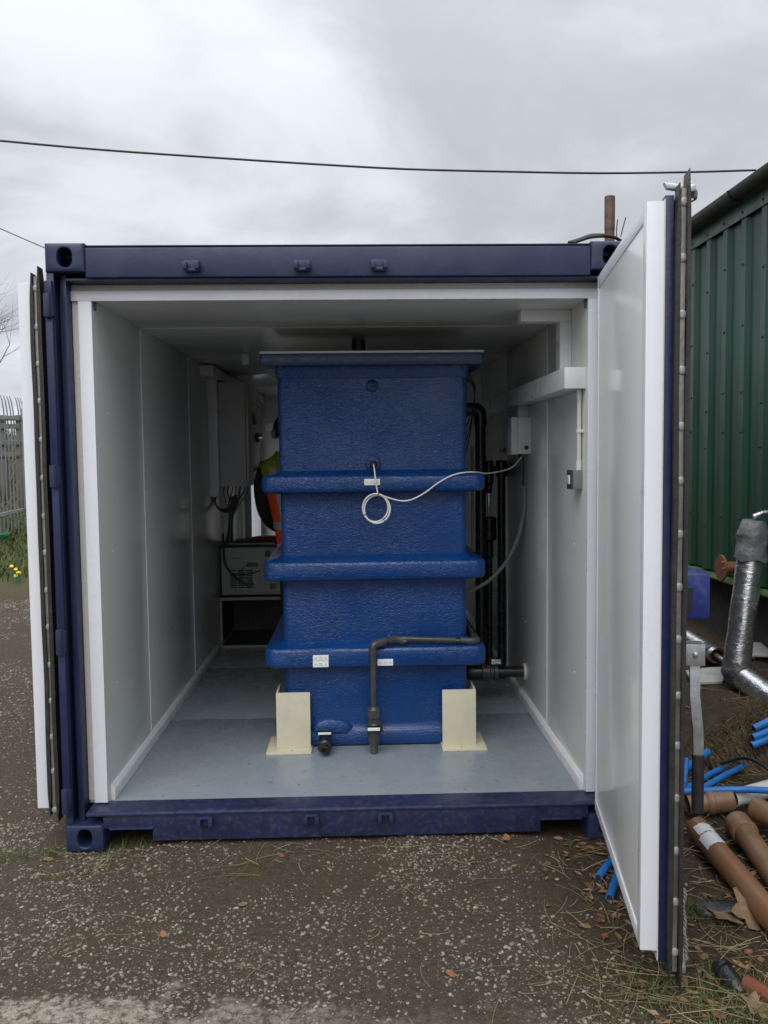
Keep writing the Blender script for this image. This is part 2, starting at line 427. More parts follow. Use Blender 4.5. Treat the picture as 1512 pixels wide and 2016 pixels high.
# ------------------------------------------------------------------ mesh helpers
class MB:
    def __init__(self):
        self.v, self.f = [], []

    def add(self, vs_, fs_):
        n = len(self.v)
        self.v += [tuple(p) for p in vs_]
        self.f += [tuple(i + n for i in f) for f in fs_]
        return self

    def box(self, x0, x1, y0, y1, z0, z1):
        return self.add([(x0, y0, z0), (x1, y0, z0), (x1, y1, z0), (x0, y1, z0), (x0, y0, z1), (x1, y0, z1), (x1, y1, z1), (x0, y1, z1)],
                        [(0, 3, 2, 1), (4, 5, 6, 7), (0, 1, 5, 4), (1, 2, 6, 5), (2, 3, 7, 6), (3, 0, 4, 7)])

    def tube(self, pts, r, seg=10, caps=True, radii=None):
        pts = [Vector(p) for p in pts]
        n = len(pts)
        vs_, fs_ = [], []
        t0 = (pts[1] - pts[0]).normalized()
        ref = Vector((0, 0, 1)) if abs(t0.z) < 0.9 else Vector((1, 0, 0))
        a = t0.cross(ref).normalized()
        for i, p in enumerate(pts):
            if i == 0:
                t = t0
            elif i == n - 1:
                t = (pts[-1] - pts[-2]).normalized()
            else:
                t = ((pts[i + 1] - p).normalized() + (p - pts[i - 1]).normalized())
                t = t.normalized() if t.length > 1e-6 else (pts[i + 1] - p).normalized()
            a = (a - t * a.dot(t))
            a = a.normalized() if a.length > 1e-6 else t.orthogonal().normalized()
            b = t.cross(a)
            rr = radii[i] if radii else r
            for k in range(seg):
                an = 2 * PI * k / seg
                vs_.append(p + (a * math.cos(an) + b * math.sin(an)) * rr)
        for i in range(n - 1):
            for k in range(seg):
                k2 = (k + 1) % seg
                fs_.append((i * seg + k, i * seg + k2, (i + 1) * seg + k2, (i + 1) * seg + k))
        if caps:
            fs_.append(tuple(range(seg))[::-1])
            fs_.append(tuple((n - 1) * seg + k for k in range(seg)))
        return self.add(vs_, fs_)

    def lathe(self, prof, origin=(0, 0, 0), axis=(0, 0, 1), seg=20):
        """prof: list of (r, h) along axis"""
        ax = Vector(axis).normalized()
        a = ax.orthogonal().normalized()
        b = ax.cross(a)
        o = Vector(origin)
        vs_, fs_ = [], []
        for r, h in prof:
            for k in range(seg):
                an = 2 * PI * k / seg
                vs_.append(o + ax * h + (a * math.cos(an) + b * math.sin(an)) * max(r, 1e-5))
        for i in range(len(prof) - 1):
            for k in range(seg):
                k2 = (k + 1) % seg
                fs_.append((i * seg + k, i * seg + k2, (i + 1) * seg + k2, (i + 1) * seg + k))
        fs_.append(tuple(range(seg))[::-1])
        fs_.append(tuple((len(prof) - 1) * seg + k for k in range(seg)))
        return self.add(vs_, fs_)

    def prism(self, poly, axis, a0, a1):
        """poly in the two other axes, extruded along axis 'x','y','z'"""
        def mk(p, h):
            return {'x': (h, p[0], p[1]), 'y': (p[0], h, p[1]), 'z': (p[0], p[1], h)}[axis]
        n = len(poly)
        vs_ = [mk(p, a0) for p in poly] + [mk(p, a1) for p in poly]
        fs_ = [(i, (i + 1) % n, n + (i + 1) % n, n + i) for i in range(n)]
        fs_ += [tuple(range(n))[::-1], tuple(range(n, 2 * n))]
        return self.add(vs_, fs_)

    def loft(self, rings, cap=True):
        m = len(rings[0])
        vs_ = [p for r in rings for p in r]
        fs_ = []
        for i in range(len(rings) - 1):
            for k in range(m):
                k2 = (k + 1) % m
                fs_.append((i * m + k, i * m + k2, (i + 1) * m + k2, (i + 1) * m + k))
        if cap:
            fs_.append(tuple(range(m))[::-1])
            fs_.append(tuple((len(rings) - 1) * m + k for k in range(m)))
        return self.add(vs_, fs_)


def box(*a):
    return MB().box(*a)


def tube(pts, r, seg=10, **k):
    return MB().tube(pts, r, seg, **k)


def lathe(prof, o, ax, seg=20):
    return MB().lathe(prof, o, ax, seg)


def rrect(cx, cy, hx, hy, r, z, seg=5):
    out = []
    for sx, sy, a0 in ((1, 1, 0), (-1, 1, 90), (-1, -1, 180), (1, -1, 270)):
        for k in range(seg + 1):
            a = R(a0 + 90 * k / seg)
            out.append((cx + sx * (hx - r) + r * math.cos(a), cy + sy * (hy - r) + r * math.sin(a), z))
    return out


def smooth_path(pts, n=6, closed=False):
    """Catmull-Rom through the points"""
    P = [Vector(p) for p in pts]
    if closed:
        P = [P[-1]] + P + [P[0], P[1]]
    else:
        P = [P[0] * 2 - P[1]] + P + [P[-1] * 2 - P[-2]]
    out = []
    for i in range(1, len(P) - 2):
        p0, p1, p2, p3 = P[i - 1:i + 3]
        for k in range(n):
            t = k / n
            out.append(0.5 * ((2 * p1) + (p2 - p0) * t + (2 * p0 - 5 * p1 + 4 * p2 - p3) * t * t + (3 * p1 - p0 - 3 * p2 + p3) * t ** 3))
    out.append(P[-2])
    return out


def bend(pts, rad, n=6):
    """polyline with rounded corners"""
    P = [Vector(p) for p in pts]
    out = [P[0]]
    for i in range(1, len(P) - 1):
        a, b, c = P[i - 1], P[i], P[i + 1]
        d1, d2 = (a - b).normalized(), (c - b).normalized()
        r = min(rad, (a - b).length * 0.49, (c - b).length * 0.49)
        s, e_ = b + d1 * r, b + d2 * r
        for k in range(n + 1):
            t = k / n
            out.append(s * (1 - t) ** 2 + b * 2 * t * (1 - t) + e_ * t * t)
    out.append(P[-1])
    return out


def mesh_of(mb, bevel=0.0, smooth=True, angle=35, name='mesh', bseg=2):
    me = bpy.data.meshes.new(name)
    me.from_pydata(mb.v, [], mb.f)
    me.validate()
    bm = bmesh.new()
    bm.from_mesh(me)
    bmesh.ops.recalc_face_normals(bm, faces=bm.faces)
    if bevel:
        es = [e_ for e_ in bm.edges if len(e_.link_faces) == 2 and e_.calc_face_angle(0) > R(25)]
        bmesh.ops.bevel(bm, geom=es, offset=bevel, segments=bseg, profile=0.6, affect='EDGES', clamp_overlap=True)
    bm.to_mesh(me)
    bm.free()
    if smooth:
        for p in me.polygons:
            p.use_smooth = True
        me.set_sharp_from_angle(angle=R(angle))
    return me


def link(name, data, mat=None, parent=None, loc=None):
    o = bpy.data.objects.new(name, data)
    COL.objects.link(o)
    if mat and data is not None and not data.materials:
        data.materials.append(MATS[mat])
    if parent is not None:
        o.parent = parent
    if loc is not None:
        o.location = loc
    return o


def root_of(o):
    while o.parent:
        o = o.parent
    return o


def part(name, mb, mat, parent, bevel=0.0, angle=35, smooth=True, label=None, bseg=2):
    """mesh given in world coordinates, stored relative to the thing's root (whose rotation is zero)"""
    off = Vector((0, 0, 0))
    o = parent
    while o is not None:
        off += o.location
        o = o.parent
    mb.v = [(x - off.x, y - off.y, z - off.z) for x, y, z in mb.v]
    ob = link(name, mesh_of(mb, bevel, smooth, angle, name, bseg), mat, parent)
    if label:
        ob['label'] = label
    return ob


def tag(o, label, cat, group=None):
    o['label'] = label
    o['category'] = cat
    if group:
        o['group'] = group
    return o


def thing(name, label, cat, loc, group=None):
    o = bpy.data.objects.new(name, None)
    COL.objects.link(o)
    o.location = loc
    o.empty_display_size = 0.1
    return tag(o, label, cat, group)


def single(name, mb, mat, label, cat, loc, bevel=0.0, angle=35, group=None, smooth=True, bseg=2):
    loc = Vector(loc)
    mb.v = [(x - loc.x, y - loc.y, z - loc.z) for x, y, z in mb.v]
    o = link(name, mesh_of(mb, bevel, smooth, angle, name, bseg), mat, None, loc)
    return tag(o, label, cat, group)


def sstep(x, a, b):
    t = max(0.0, min(1.0, (x - a) / (b - a)))
    return t * t * (3 - 2 * t)


# ------------------------------------------------------------------ ground
def gh(x, y):
    h = 0.0
    h += 0.10 * sstep(x, 1.7, 3.0) * sstep(y, -1.5, 1.0)
    h += 0.20 * math.exp(-(((x - 2.40) / 0.42) ** 2 + ((y - 0.90) / (0.17 if y < 0.90 else 0.30)) ** 2))
    h += 0.022 * math.exp(-(y / 0.25) ** 2) * sstep(1.0 - abs(x), 0, 0.3)
    h += 0.40 * sstep(-x, 2.5, 5.6) * sstep(y, 6.5, 11.0)
    bank = sstep(-x, 6.2, 12.0)
    h += bank * 2.1 * sstep(y, 3, 9)
    h += 0.9 * sstep(y, 25, 70) * sstep(-x, 3, 9)
    h += (mnoise.noise(Vector((x * 1.1, y * 1.1, 3))) * 0.012 + mnoise.noise(Vector((x * 5, y * 5, 9))) * 0.006)
    if x > 1.25:
        k = sstep(x, 1.25, 1.7)
        h += k * (mnoise.noise(Vector((x * 3.2, y * 3.2, 5))) * 0.035 + mnoise.noise(Vector((x * 9, y * 9, 2))) * 0.016)
    if bank > 0:
        h += bank * mnoise.noise(Vector((x * 0.6, y * 0.6, 1))) * 0.35
    return h


def axis(fine0, fine1, step, far, grow=1.22):
    a = []
    x = fine0
    while x <= fine1 + 1e-6:
        a.append(x)
        x += step
    s, x = step, a[-1]
    while x < far:
        s *= grow
        x += s
        a.append(x)
    s, x = step, fine0
    pre = []
    while x > -far:
        s *= grow
        x -= s
        pre.append(x)
    return pre[::-1] + a


xs = axis(-3.0, 3.6, 0.05, 400)
ys = axis(-2.6, 3.2, 0.05, 500, 1.17)
gm_ = MB()
nx = len(xs)
gm_.v = [(x, y, gh(x, y)) for y in ys for x in xs]
gm_.f = [(j * nx + i, j * nx + i + 1, (j + 1) * nx + i + 1, (j + 1) * nx + i) for j in range(len(ys) - 1) for i in range(nx - 1)]
gme = bpy.data.meshes.new('ground')
gme.from_pydata(gm_.v, [], gm_.f)
for p in gme.polygons:
    p.use_smooth = True
ground = link('ground', gme, 'ground_mix')
ground['kind'] = 'structure'
ground['label'] = 'dark chipped tarmac yard turning to leafy soil on the right'

# ------------------------------------------------------------------ shipping container
cont = thing('shipping_container', 'navy blue shipping container with white lined interior and both end doors open', 'container', (0, 0, 0))
LEN = 6.058
XL, XR, ZF, ZC = -1.062, 1.071, 0.172, 2.373


def casting_mesh():
    mb = MB()
    w, d_, h = 0.162, 0.178, 0.118
    hx, hz, n = 0.031, 0.040, 20
    # front face with an oblong hole, recess behind it
    oval = []
    for k in range(n):
        a = 2 * PI * k / n
        oval.append((math.copysign(abs(math.cos(a)) ** 0.8, math.cos(a)) * hx, math.copysign(abs(math.sin(a)) ** 0.8, math.sin(a)) * hz))
    def sq(a, q, e_):
        c, s = math.cos(a), math.sin(a)
        k = max(abs(c) / (w / 2 - e_), abs(s) / (h / 2 - e_))
        return (c / k, q, s / k)
    angs = [2 * PI * k / n for k in range(n)]
    cor = math.atan2(h / 2, w / 2)
    idx = {min(range(n), key=lambda i: abs(((angs[i] - t + PI) % (2 * PI)) - PI)): t for t in (cor, PI - cor, PI + cor, 2 * PI - cor)}
    angs2 = [idx.get(i, angs[i]) for i in range(n)]
    B = 0.009
    r0 = [(x, 0.15, z) for x, z in oval]
    r1 = [(x, 0.004, z) for x, z in oval]
    r2 = [(x * 1.09, 0.0, z * 1.09) for x, z in oval]
    r3 = [sq(a, 0.0, B) for a in angs2]
    r4 = [sq(a, B * 0.35, B * 0.35) for a in angs2]
    r5 = [sq(a, B, 0) for a in angs2]
    r6 = [sq(a, d_ - B, 0) for a in angs2]
    r7 = [sq(a, d_, B) for a in angs2]
    mb.loft([r0, r1, r2, r3, r4, r5, r6, r7])
    # move so that the corner sits at the origin centre, front at y=0
    return mesh_of(mb, 0, True, 30, 'corner_casting')


cast_me = casting_mesh()
cast_me.materials.append(MATS['navy'])
for sx in (-1, 1):
    for z in (0.059, 2.591 - 0.059):
        link('corner_casting', cast_me, None, cont, (sx * (1.219 - 0.081), 0, z))
        o = link('corner_casting', cast_me, None, cont, (sx * (1.219 - 0.081), LEN, z))
        o.rotation_euler = (0, 0, PI)

part('header_beam', MB().prism([(0.012, 2.452), (0.012, 2.574), (0.075, 2.580), (0.075, 2.452)], 'x', -1.058, 1.058), 'navy', cont, 0.006)
part('header_lip', MB().prism([(0.030, 2.440), (0.030, 2.4515), (0.115, 2.4515), (0.115, 2.440)], 'x', -1.145, 1.145), 'navy', cont, 0.002)
part('header_weld_strip', box(-1.058, 1.058, 0.022, 0.06, 2.5805, 2.586), 'navy', cont, 0.002)
sill = [(-1.058, 0.100), (-1.030, 0.100), (-0.846, 0.100), (-0.846, 0.042), (0.846, 0.042), (0.846, 0.100), (1.058, 0.100), (1.058, 0.158), (-1.058, 0.158)]
part('sill_beam', MB().prism(sill, 'y', 0.004, 0.125), 'navy_sill', cont, 0.004)
part('sill_ledge', MB().prism([(-0.006, 0.1585), (-0.006, 0.168), (0.006, 0.174), (0.128, 0.1745), (0.128, 0.1585)], 'x', -1.128, 1.128), 'navy_sill', cont, 0.003)
for sx in (-1, 1):
    # thin flange round each lifting notch
    x0, x1 = (-1.03, -0.842) if sx < 0 else (0.842, 1.03)
    part('notch_flange', box(x0, x1, -0.004, 0.11, 0.0965, 0.1035), 'navy_sill', cont, 0.002)
for sx in (-1, 1):
    post = [(sx * 1.219, 0.012), (sx * 1.189, 0.012), (sx * 1.189, 0.030), (sx * 1.196, 0.036), (sx * 1.196, 0.10), (sx * 1.178, 0.10), (sx * 1.176, 0.052), (sx * 1.1495, 0.046),
            (sx * 1.1495, 0.150), (sx * 1.219, 0.150)]
    part('corner_post', MB().prism(post, 'z', 0.120, 2.471), 'navy', cont, 0.0025)
for z0, z1 in ((2.29, 2.374), (1.588, 1.668), (0.88, 0.975), (0.19, 0.285)):
    for sx in (-1, 1):
        xc = sx * 1.204
        mb = box(xc - 0.018, xc + 0.018, -0.026, 0.0115, z0, z1)
        mb.lathe([(0.016, 0), (0.016, z1 - z0 + 0.012)], (xc, -0.026, z0 - 0.006), (0, 0, 1), 12)
        part('hinge', mb, 'navy', cont, 0.003)
# cam keepers on header and sill
keep = MB()
keep.box(-0.032, 0.032, -0.012, 0.0, -0.022, 0.022)
keep.box(-0.034, -0.016, -0.048, -0.010, -0.020, 0.010)
keep.box(0.016, 0.034, -0.048, -0.010, -0.020, 0.010)
keep.box(-0.030, 0.030, -0.030, -0.010, -0.026, -0.014)
keep_me = mesh_of(keep, 0.004, True, 35, 'cam_keeper')
keep_me.materials.append(MATS['navy'])
for x in (-0.614, -0.156, 0.164):
    o = link('cam_keeper', keep_me, None, cont, (x, 0.011, 2.496))
    o.rotation_euler = (PI, 0, 0) if False else (0, 0, 0)
    o = link('cam_keeper', keep_me, None, cont, (x, 0.003, 0.128))
    o.rotation_euler = (0, PI, 0)

# outer shell
def corrug(y0, y1, x, side, z0, z1):
    mb = MB()
    pts = []
    y = y0
    while y < y1 - 1e-6:
        for dy, dx in ((0, 0), (0.072, 0), (0.140, 0.036), (0.210, 0.036)):
            if y + dy <= y1:
                pts.append((y + dy, x - side * dx))
        y += 0.278
    pts.append((y1, x))
    n = len(pts)
    mb.v = [(px, py, z0) for py, px in pts] + [(px, py, z1) for py, px in pts]
    mb.f = [(i, i + 1, n + i + 1, n + i) for i in range(n - 1)]
    return mb


DY0, DY1 = 4.93, 5.80      # side doorway at the rear, left side
part('side_sheet', corrug(0.151, DY0, -1.205, -1, 0.16, 2.50), 'navy', cont, angle=20)
part('side_sheet', corrug(DY1, LEN - 0.15, -1.205, -1, 0.16, 2.50), 'navy', cont, angle=20)
part('side_sheet', corrug(0.151, LEN - 0.15, 1.205, 1, 0.16, 2.50), 'navy', cont, angle=20)
for sx in (-1, 1):
    part('top_rail', box(sx * 1.165, sx * 1.212, 0.18, LEN - 0.18, 2.501, 2.565), 'navy', cont, 0.004)
    part('bottom_rail', box(sx * 1.165, sx * 1.212, 0.18, LEN - 0.18, 0.03, 0.159), 'navy', cont, 0.004)
part('roof_sheet', box(-1.16, 1.16, 0.08, LEN - 0.1, 2.545, 2.562), 'navy', cont)
part('rear_sheet', box(-1.15, 1.15, LEN - 0.10, LEN - 0.07, 0.16, 2.54), 'navy', cont)
part('side_sheet', box(-1.210, -1.19, DY0, DY1, 2.17, 2.50), 'navy', cont)

# lining panels
JY = [0.118, 0.892, 2.125, 3.355, 4.585]
YE = 5.90
def lining(xa, xb, side):
    for i, y in enumerate(JY):
        y1 = JY[i + 1] if i + 1 < len(JY) else YE
        if side < 0 and i == 4:
            part('wall_panel', box(xa, xb, y + 0.002, DY0, ZF, 2.44), 'wall_panel', cont, 0.001)
            part('wall_panel', box(xa, xb, DY0 + 0.001, DY1 - 0.001, 2.15, 2.44), 'wall_panel', cont, 0.001)
            part('wall_panel', box(xa, xb, DY1, YE, ZF, 2.44), 'wall_panel', cont, 0.001)
        else:
            part('wall_panel', box(xa, xb, y + 0.002, y1 - 0.002, ZF, 2.44), 'wall_panel', cont, 0.001)
        if i:
            xe = XL if side < 0 else XR
            part('joint_strip', box(min(xe, xe - side * 0.004), max(xe, xe - side * 0.004), y - 0.008, y + 0.008, 0.21, ZC - 0.001), 'white_trim', cont, 0.001)


lining(-1.148, XL, -1)
lining(XR, 1.148, 1)
for i, y in enumerate(JY):
    y1 = JY[i + 1] if i + 1 < len(JY) else YE
    part('ceiling_panel', box(XL + 0.001, XR - 0.001, y + 0.002, y1 - 0.002, ZC, 2.43), 'wall_panel', cont, 0.001)
    if i:
        part('joint_strip', box(XL + 0.01, XR - 0.01, y - 0.007, y + 0.007, ZC - 0.003, ZC), 'wall_panel', cont)
part('rear_wall', box(-1.147, 1.147, YE + 0.002, YE + 0.05, ZF, 2.44), 'rear_wall_panel', cont)
for y0, y1 in ((0.13, 1.30), (1.302, 2.52), (2.522, 3.74), (3.742, 5.9)):
    part('floor_sheet', box(XL - 0.06, XR + 0.06, y0, y1, 0.15, ZF), 'floor_paint', cont, 0.0008)
# floor fixings
fx = MB()
for i in range(64):
    x, y = rnd.uniform(XL + .05, XR - .05), rnd.choice([0.17, 0.30, 0.45, 0.60, 1.26, 1.34, 2.48]) + rnd.uniform(-.008, .008)
    a = rnd.uniform(-0.5, 0.5)
    if i % 2 and y > 0.2:
        y = rnd.uniform(0.2, 1.3)
    l, w = rnd.uniform(.003, .007), rnd.uniform(.0015, .0025)
    c, s = math.cos(a), math.sin(a)
    fx.add([(x + c * l - s * w, y + s * l + c * w, ZF + .0012), (x - c * l - s * w, y - s * l + c * w, ZF + .0012),
            (x - c * l + s * w, y - s * l - c * w, ZF + .0012), (x + c * l + s * w, y + s * l - c * w, ZF + .0012)], [(0, 1, 2, 3)])
o = part('floor_fixings', fx, 'fixing_dark', cont)
o['kind'] = 'stuff'
for sx in (-1, 1):
    xw = XL if sx < 0 else XR
    sk = [(xw, ZF + 0.001), (xw - sx * 0.020, ZF + 0.001), (xw - sx * 0.020, ZF + 0.050), (xw - sx * 0.008, ZF + 0.066), (xw, ZF + 0.068)]
    part('skirting', MB().prism(sk, 'y', 0.14, 4.9 if sx < 0 else YE), 'white_plastic', cont, 0.0015)
# entrance trim
for sx in (-1, 1):
    a, b_, c_ = sx * 1.148, sx * 1.119, (XL if sx < 0 else XR)
    part('jamb_edge', box(min(a, b_), max(a, b_), 0.108, 0.117, 0.188, 2.3695), 'beige_edge', cont, 0.001)
    part('jamb_trim', box(min(b_, c_), max(b_, c_), 0.094, 0.117, 0.180, 2.3695), 'white_trim', cont, 0.002)
part('head_edge', box(-1.148, 1.148, 0.106, 0.117, 2.413, 2.4395), 'beige_edge', cont, 0.001)
part('head_trim', box(-1.148, 1.148, 0.094, 0.117, 2.3700, 2.4125), 'white_trim', cont, 0.002)
# screw caps on the lining
cap = lathe([(0.0045, 0), (0.004, 0.0022), (0.0015, 0.003)], (0, 0, 0), (1, 0, 0), 10)
cap_me = mesh_of(cap, 0, True, 40, 'screw_cap')
cap_me.materials.append(MATS['plate_white'])
for px, py in ((212, 814), (340, 1030), (222, 1085), (230, 1343), (345, 1235), (333, 830)):
    link('screw_cap', cap_me, None, cont, at(px, py, X=XL))
for px, py in ((1131, 1071), (1131, 1323), (1035, 1224), (1035, 1026)):
    o = link('screw_cap', cap_me, None, cont, at(px, py, X=XR))
    o.rotation_euler = (0, 0, PI)
# small cut ends of the corner cover strips
for px, py, x in ((184, 603, XL), (1152, 600, XR)):
    p = at(px, py, X=x)
    s = 1 if x < 0 else -1
    mb = box(min(x, x + s * .012), max(x, x + s * .012), 0.119, 0.128, p.z - 0.018, p.z + 0.018)
    part('corner_strip_end', mb, 'fixing_dark', cont, 0.001)
# side doorway jambs and outward standing leaf
part('side_door_jamb', box(-1.215, -1.02, DY0 + 0.0015, DY0 + 0.045, ZF, 2.149), 'white_trim', cont, 0.003)
part('side_door_jamb', box(-1.215, -1.02, DY1 - 0.045, DY1 - 0.0015, ZF, 2.149), 'white_trim', cont, 0.003)
part('side_door_head', box(-1.215, -1.02, DY0 + 0.046, DY1 - 0.046, 2.10, 2.149), 'white_trim', cont, 0.003)
part('side_door_leaf', box(-2.02, -1.225, DY1 + 0.01, DY1 + 0.06, ZF, 2.12), 'white_trim', cont, 0.004)


# --- doors
def strip_rivets(parent, base, z_list, normal):
    me = mesh_of(lathe([(0.0135, 0), (0.0130, 0.003), (0.009, 0.0050), (0.006, 0.0055)], (0, 0, 0), normal, 14), 0, True, 40, 'rivet')
    me.materials.append(MATS['rivet_grey'])
    for z in z_list:
        link('rivet', me, None, parent, (base[0] + rnd.uniform(-.0015, .0015), base[1], z + rnd.uniform(-.006, .006)))


def wavy_strip(x0, x1, y0, y1, z0, z1, amp, seed, point=0.0):
    """thin vertical gasket with slightly wandering edges and pointed, cut ends"""
    rings = []
    n = 60
    for i in range(n + 1):
        t = i / n
        z = z0 + (z1 - z0) * t
        w = mnoise.noise(Vector((seed, z * 3.0, 0))) * amp
        k = 1.0
        if point:
            k = min(1.0, 0.12 + min(t, 1 - t) * n / 3.0)
        a, b = x0 + w, x1 + w
        m = (a + b) / 2
        a, b = m + (a - m) * k, m + (b - m) * k
        rings.append([(a, y0, z), (b, y0, z), (b, y1, z), (a, y1, z)])
    return MB().loft(rings)


# left door, folded right back along the container's side: we see its hinge edge
ldoor = part('door', box(-1.2515, -1.234, 0.055, 1.17, 0.175, 2.445), 'blue_door', cont, 0.003)
part('door_panel', box(-1.352, -1.296, 0.048, 1.16, 0.180, 2.440), 'white_trim', ldoor, 0.003)
part('gasket', wavy_strip(-1.2945, -1.279, 0.020, 0.075, 0.155, 2.475, 0.004, 1.3, 1), 'rubber', ldoor, angle=60)
part('retaining_strip', wavy_strip(-1.2785, -1.2625, 0.030, 0.07, 0.165, 2.460, 0.003, 1.3), 'strip_metal', ldoor, angle=60)
part('gasket', wavy_strip(-1.262, -1.245, 0.012, 0.07, 0.130, 2.500, 0.003, 2.3, 1), 'rubber', ldoor, angle=60)
strip_rivets(ldoor, (-1.2705, 0.0298), [2.415 - 0.1592 * i for i in range(15)], (0, -1, 0))
for z0, z1 in ((2.365, 2.44), (1.66, 2.29), (0.965, 1.59), (0.28, 0.885)):
    part('hinge_bar', box(-1.2190, -1.190, -0.014, 0.0105, z0 + .004, z1 - .004), 'blue_door', ldoor, 0.004)

# right door, standing open towards the camera
DA = math.atan2(0.153, 1.06)
DU = Vector((-math.sin(DA), -math.cos(DA), 0))      # from hinge to free edge
DN = Vector((math.cos(DA), -math.sin(DA), 0))       # from inside face to outside
DO = Vector((1.080, -0.015, 0))
DW = 1.072


def dl(mb):
    out = []
    for x, y, z in mb.v:
        p = DO + DU * x + DN * (y * 0.9 if y < 0.14 else y - 0.014)
        out.append((p.x, p.y, z))
    mb.v = out
    return mb


Z0, Z1 = 0.150, 2.438
rdoor = part('door', dl(box(0.0, DW - 0.004, 0.0585, 0.088, 0.115, 2.455)), 'blue_door', cont, 0.003)
part('door_panel', dl(box(0.03, DW - 0.03, 0.004, 0.056, Z0 + 0.02, Z1 - 0.02)), 'white_panel', rdoor, 0.001)
L = 0.052
part('edge_trim', dl(MB().prism([(DW - L, 0.0), (DW, 0.0), (DW, 0.057), (DW - L, 0.057)], 'z', Z0, Z1)), 'white_trim', rdoor, 0.0015)
part('edge_trim', dl(MB().prism([(0.0, 0.0), (0.026, 0.0), (0.026, 0.057), (0.0, 0.057)], 'z', Z0, Z1)), 'white_trim', rdoor, 0.0015)
part('edge_trim', dl(box(0.0265, DW - L - .0005, 0.0, 0.057, Z1 - 0.050, Z1)), 'white_trim', rdoor, 0.0015)
part('edge_trim', dl(box(0.0265, DW - L - .0005, 0.0, 0.057, Z0, Z0 + 0.045)), 'white_trim', rdoor, 0.0015)
part('packing_board', dl(box(DW - 0.05, DW - 0.002, 0.0572, 0.0608, 0.118, 2.444)), 'beige_edge', rdoor)
g1 = wavy_strip(0.088, 0.103, -0.03, 0.03, 0.075, 2.480, 0.004, 4.1, 1)
g2 = wavy_strip(0.1195, 0.131, -0.045, 0.03, 0.052, 2.515, 0.003, 5.7, 1)
s1 = wavy_strip(0.1032, 0.1193, -0.022, 0.03, 0.10, 2.465, 0.002, 4.1)
for g in (g1, g2, s1):     # local: x along free edge normal -> (DW - y, x)
    g.v = [(DW - 0.0 - y, x, z) for x, y, z in g.v]
part('gasket', dl(g1), 'rubber', rdoor, angle=60)
part('gasket', dl(g2), 'rubber', rdoor, angle=60)
part('retaining_strip', dl(s1), 'strip_metal', rdoor, angle=60)
pb = DO + DU * (DW + 0.0222) + DN * 0.1003
strip_rivets(rdoor, (pb.x, pb.y), [2.43 - 0.1622 * i for i in range(15)], DU)
part('lock_rod', dl(tube([(DW - 0.11, 0.145, 0.07), (DW - 0.11, 0.145, 2.50)], 0.0165, 12)), 'galvanised', rdoor)
# cams at both ends of the rod
for zc, s in ((2.478, 1), (0.080, -1)):
    mb = MB()
    mb.lathe([(0.030, -0.014), (0.032, 0), (0.030, 0.014)], (DW - 0.10, 0.150, zc), (0, 0, 1), 16)
    mb.prism([(DW - 0.09, 0.132), (DW - 0.09, 0.168), (DW - 0.02, 0.158), (DW - 0.02, 0.142)], 'z', zc - 0.011, zc + 0.011)
    part('cam_end', dl(mb), 'galvanised', rdoor, 0.003)
mb = MB()
mb.prism([(0.070, 2.482), (0.060, 2.500), (0.088, 2.496), (0.118, 2.489), (0.150, 2.500), (0.152, 2.488), (0.120, 2.474)], 'x', DW - 0.05, DW - 0.028)
mb.lathe([(0.006, 0), (0.006, 0.075)], (DW - 0.04, 0.080, 2.447), (0, 1, 0), 10)
part('cam_claw', dl(mb), 'galvanised', rdoor, 0.002)
# lock box on the outer face
mb = MB()
mb.prism([(DW - 0.28, 0.15), (DW - 0.28, 0.245), (DW - 0.13, 0.245), (DW - 0.13, 0.15)], 'z', 1.172, 1.315)
part('lock_box', dl(mb), 'bright_blue_steel', rdoor, 0.010)
part('lock_box_slot', dl(MB().prism([(DW - 0.1295, 0.172), (DW - 0.1295, 0.190), (DW - 0.1285, 0.190), (DW - 0.1285, 0.172)], 'z', 1.195, 1.27)), 'slot_dark', rdoor)
# handle
HX, HN = DW - 0.12, 0.196
mb = MB()
mb.prism([(HX - 0.03, HN - 0.036), (HX - 0.03, HN + 0.026), (HX + 0.028, HN + 0.026), (HX + 0.028, HN - 0.036)], 'z', 1.030, 1.098)
mb.lathe([(0.009, 0), (0.009, 0.007), (0.006, 0.010)], (HX + 0.028, HN - 0.004, 1.066), (1, 0, 0), 12)
part('handle_bracket', dl(mb), 'galvanised', rdoor, 0.005)
rings = []
for z, dn, du in ((1.036, 0.0, 0.0), (0.98, 0.0, 0.006), (0.93, -0.001, 0.012), (0.87, 0.004, 0.016), (0.82, 0.010, 0.014), (0.76, 0.012, 0.012), (0.738, 0.012, 0.012)):
    c = HN + dn
    rings.append([(HX + du + a, c + b, z) for a, b in ((-0.006, -0.016), (0.006, -0.016), (0.006, 0.016), (-0.006, 0.016))])
part('handle', dl(MB().loft(rings)), 'galvanised', rdoor, 0.002)
gc = []
for z, r in ((0.742, 0.0165), (0.74, 0.019), (0.56, 0.019), (0.552, 0.017), (0.548, 0.010)):
    gc.append([(HX + 0.012 + 0.7 * r * math.cos(2 * PI * k / 14), HN + 0.012 + r * math.sin(2 * PI * k / 14), z) for k in range(14)])
part('handle_grip', dl(MB().loft(gc)), 'rubber', rdoor)
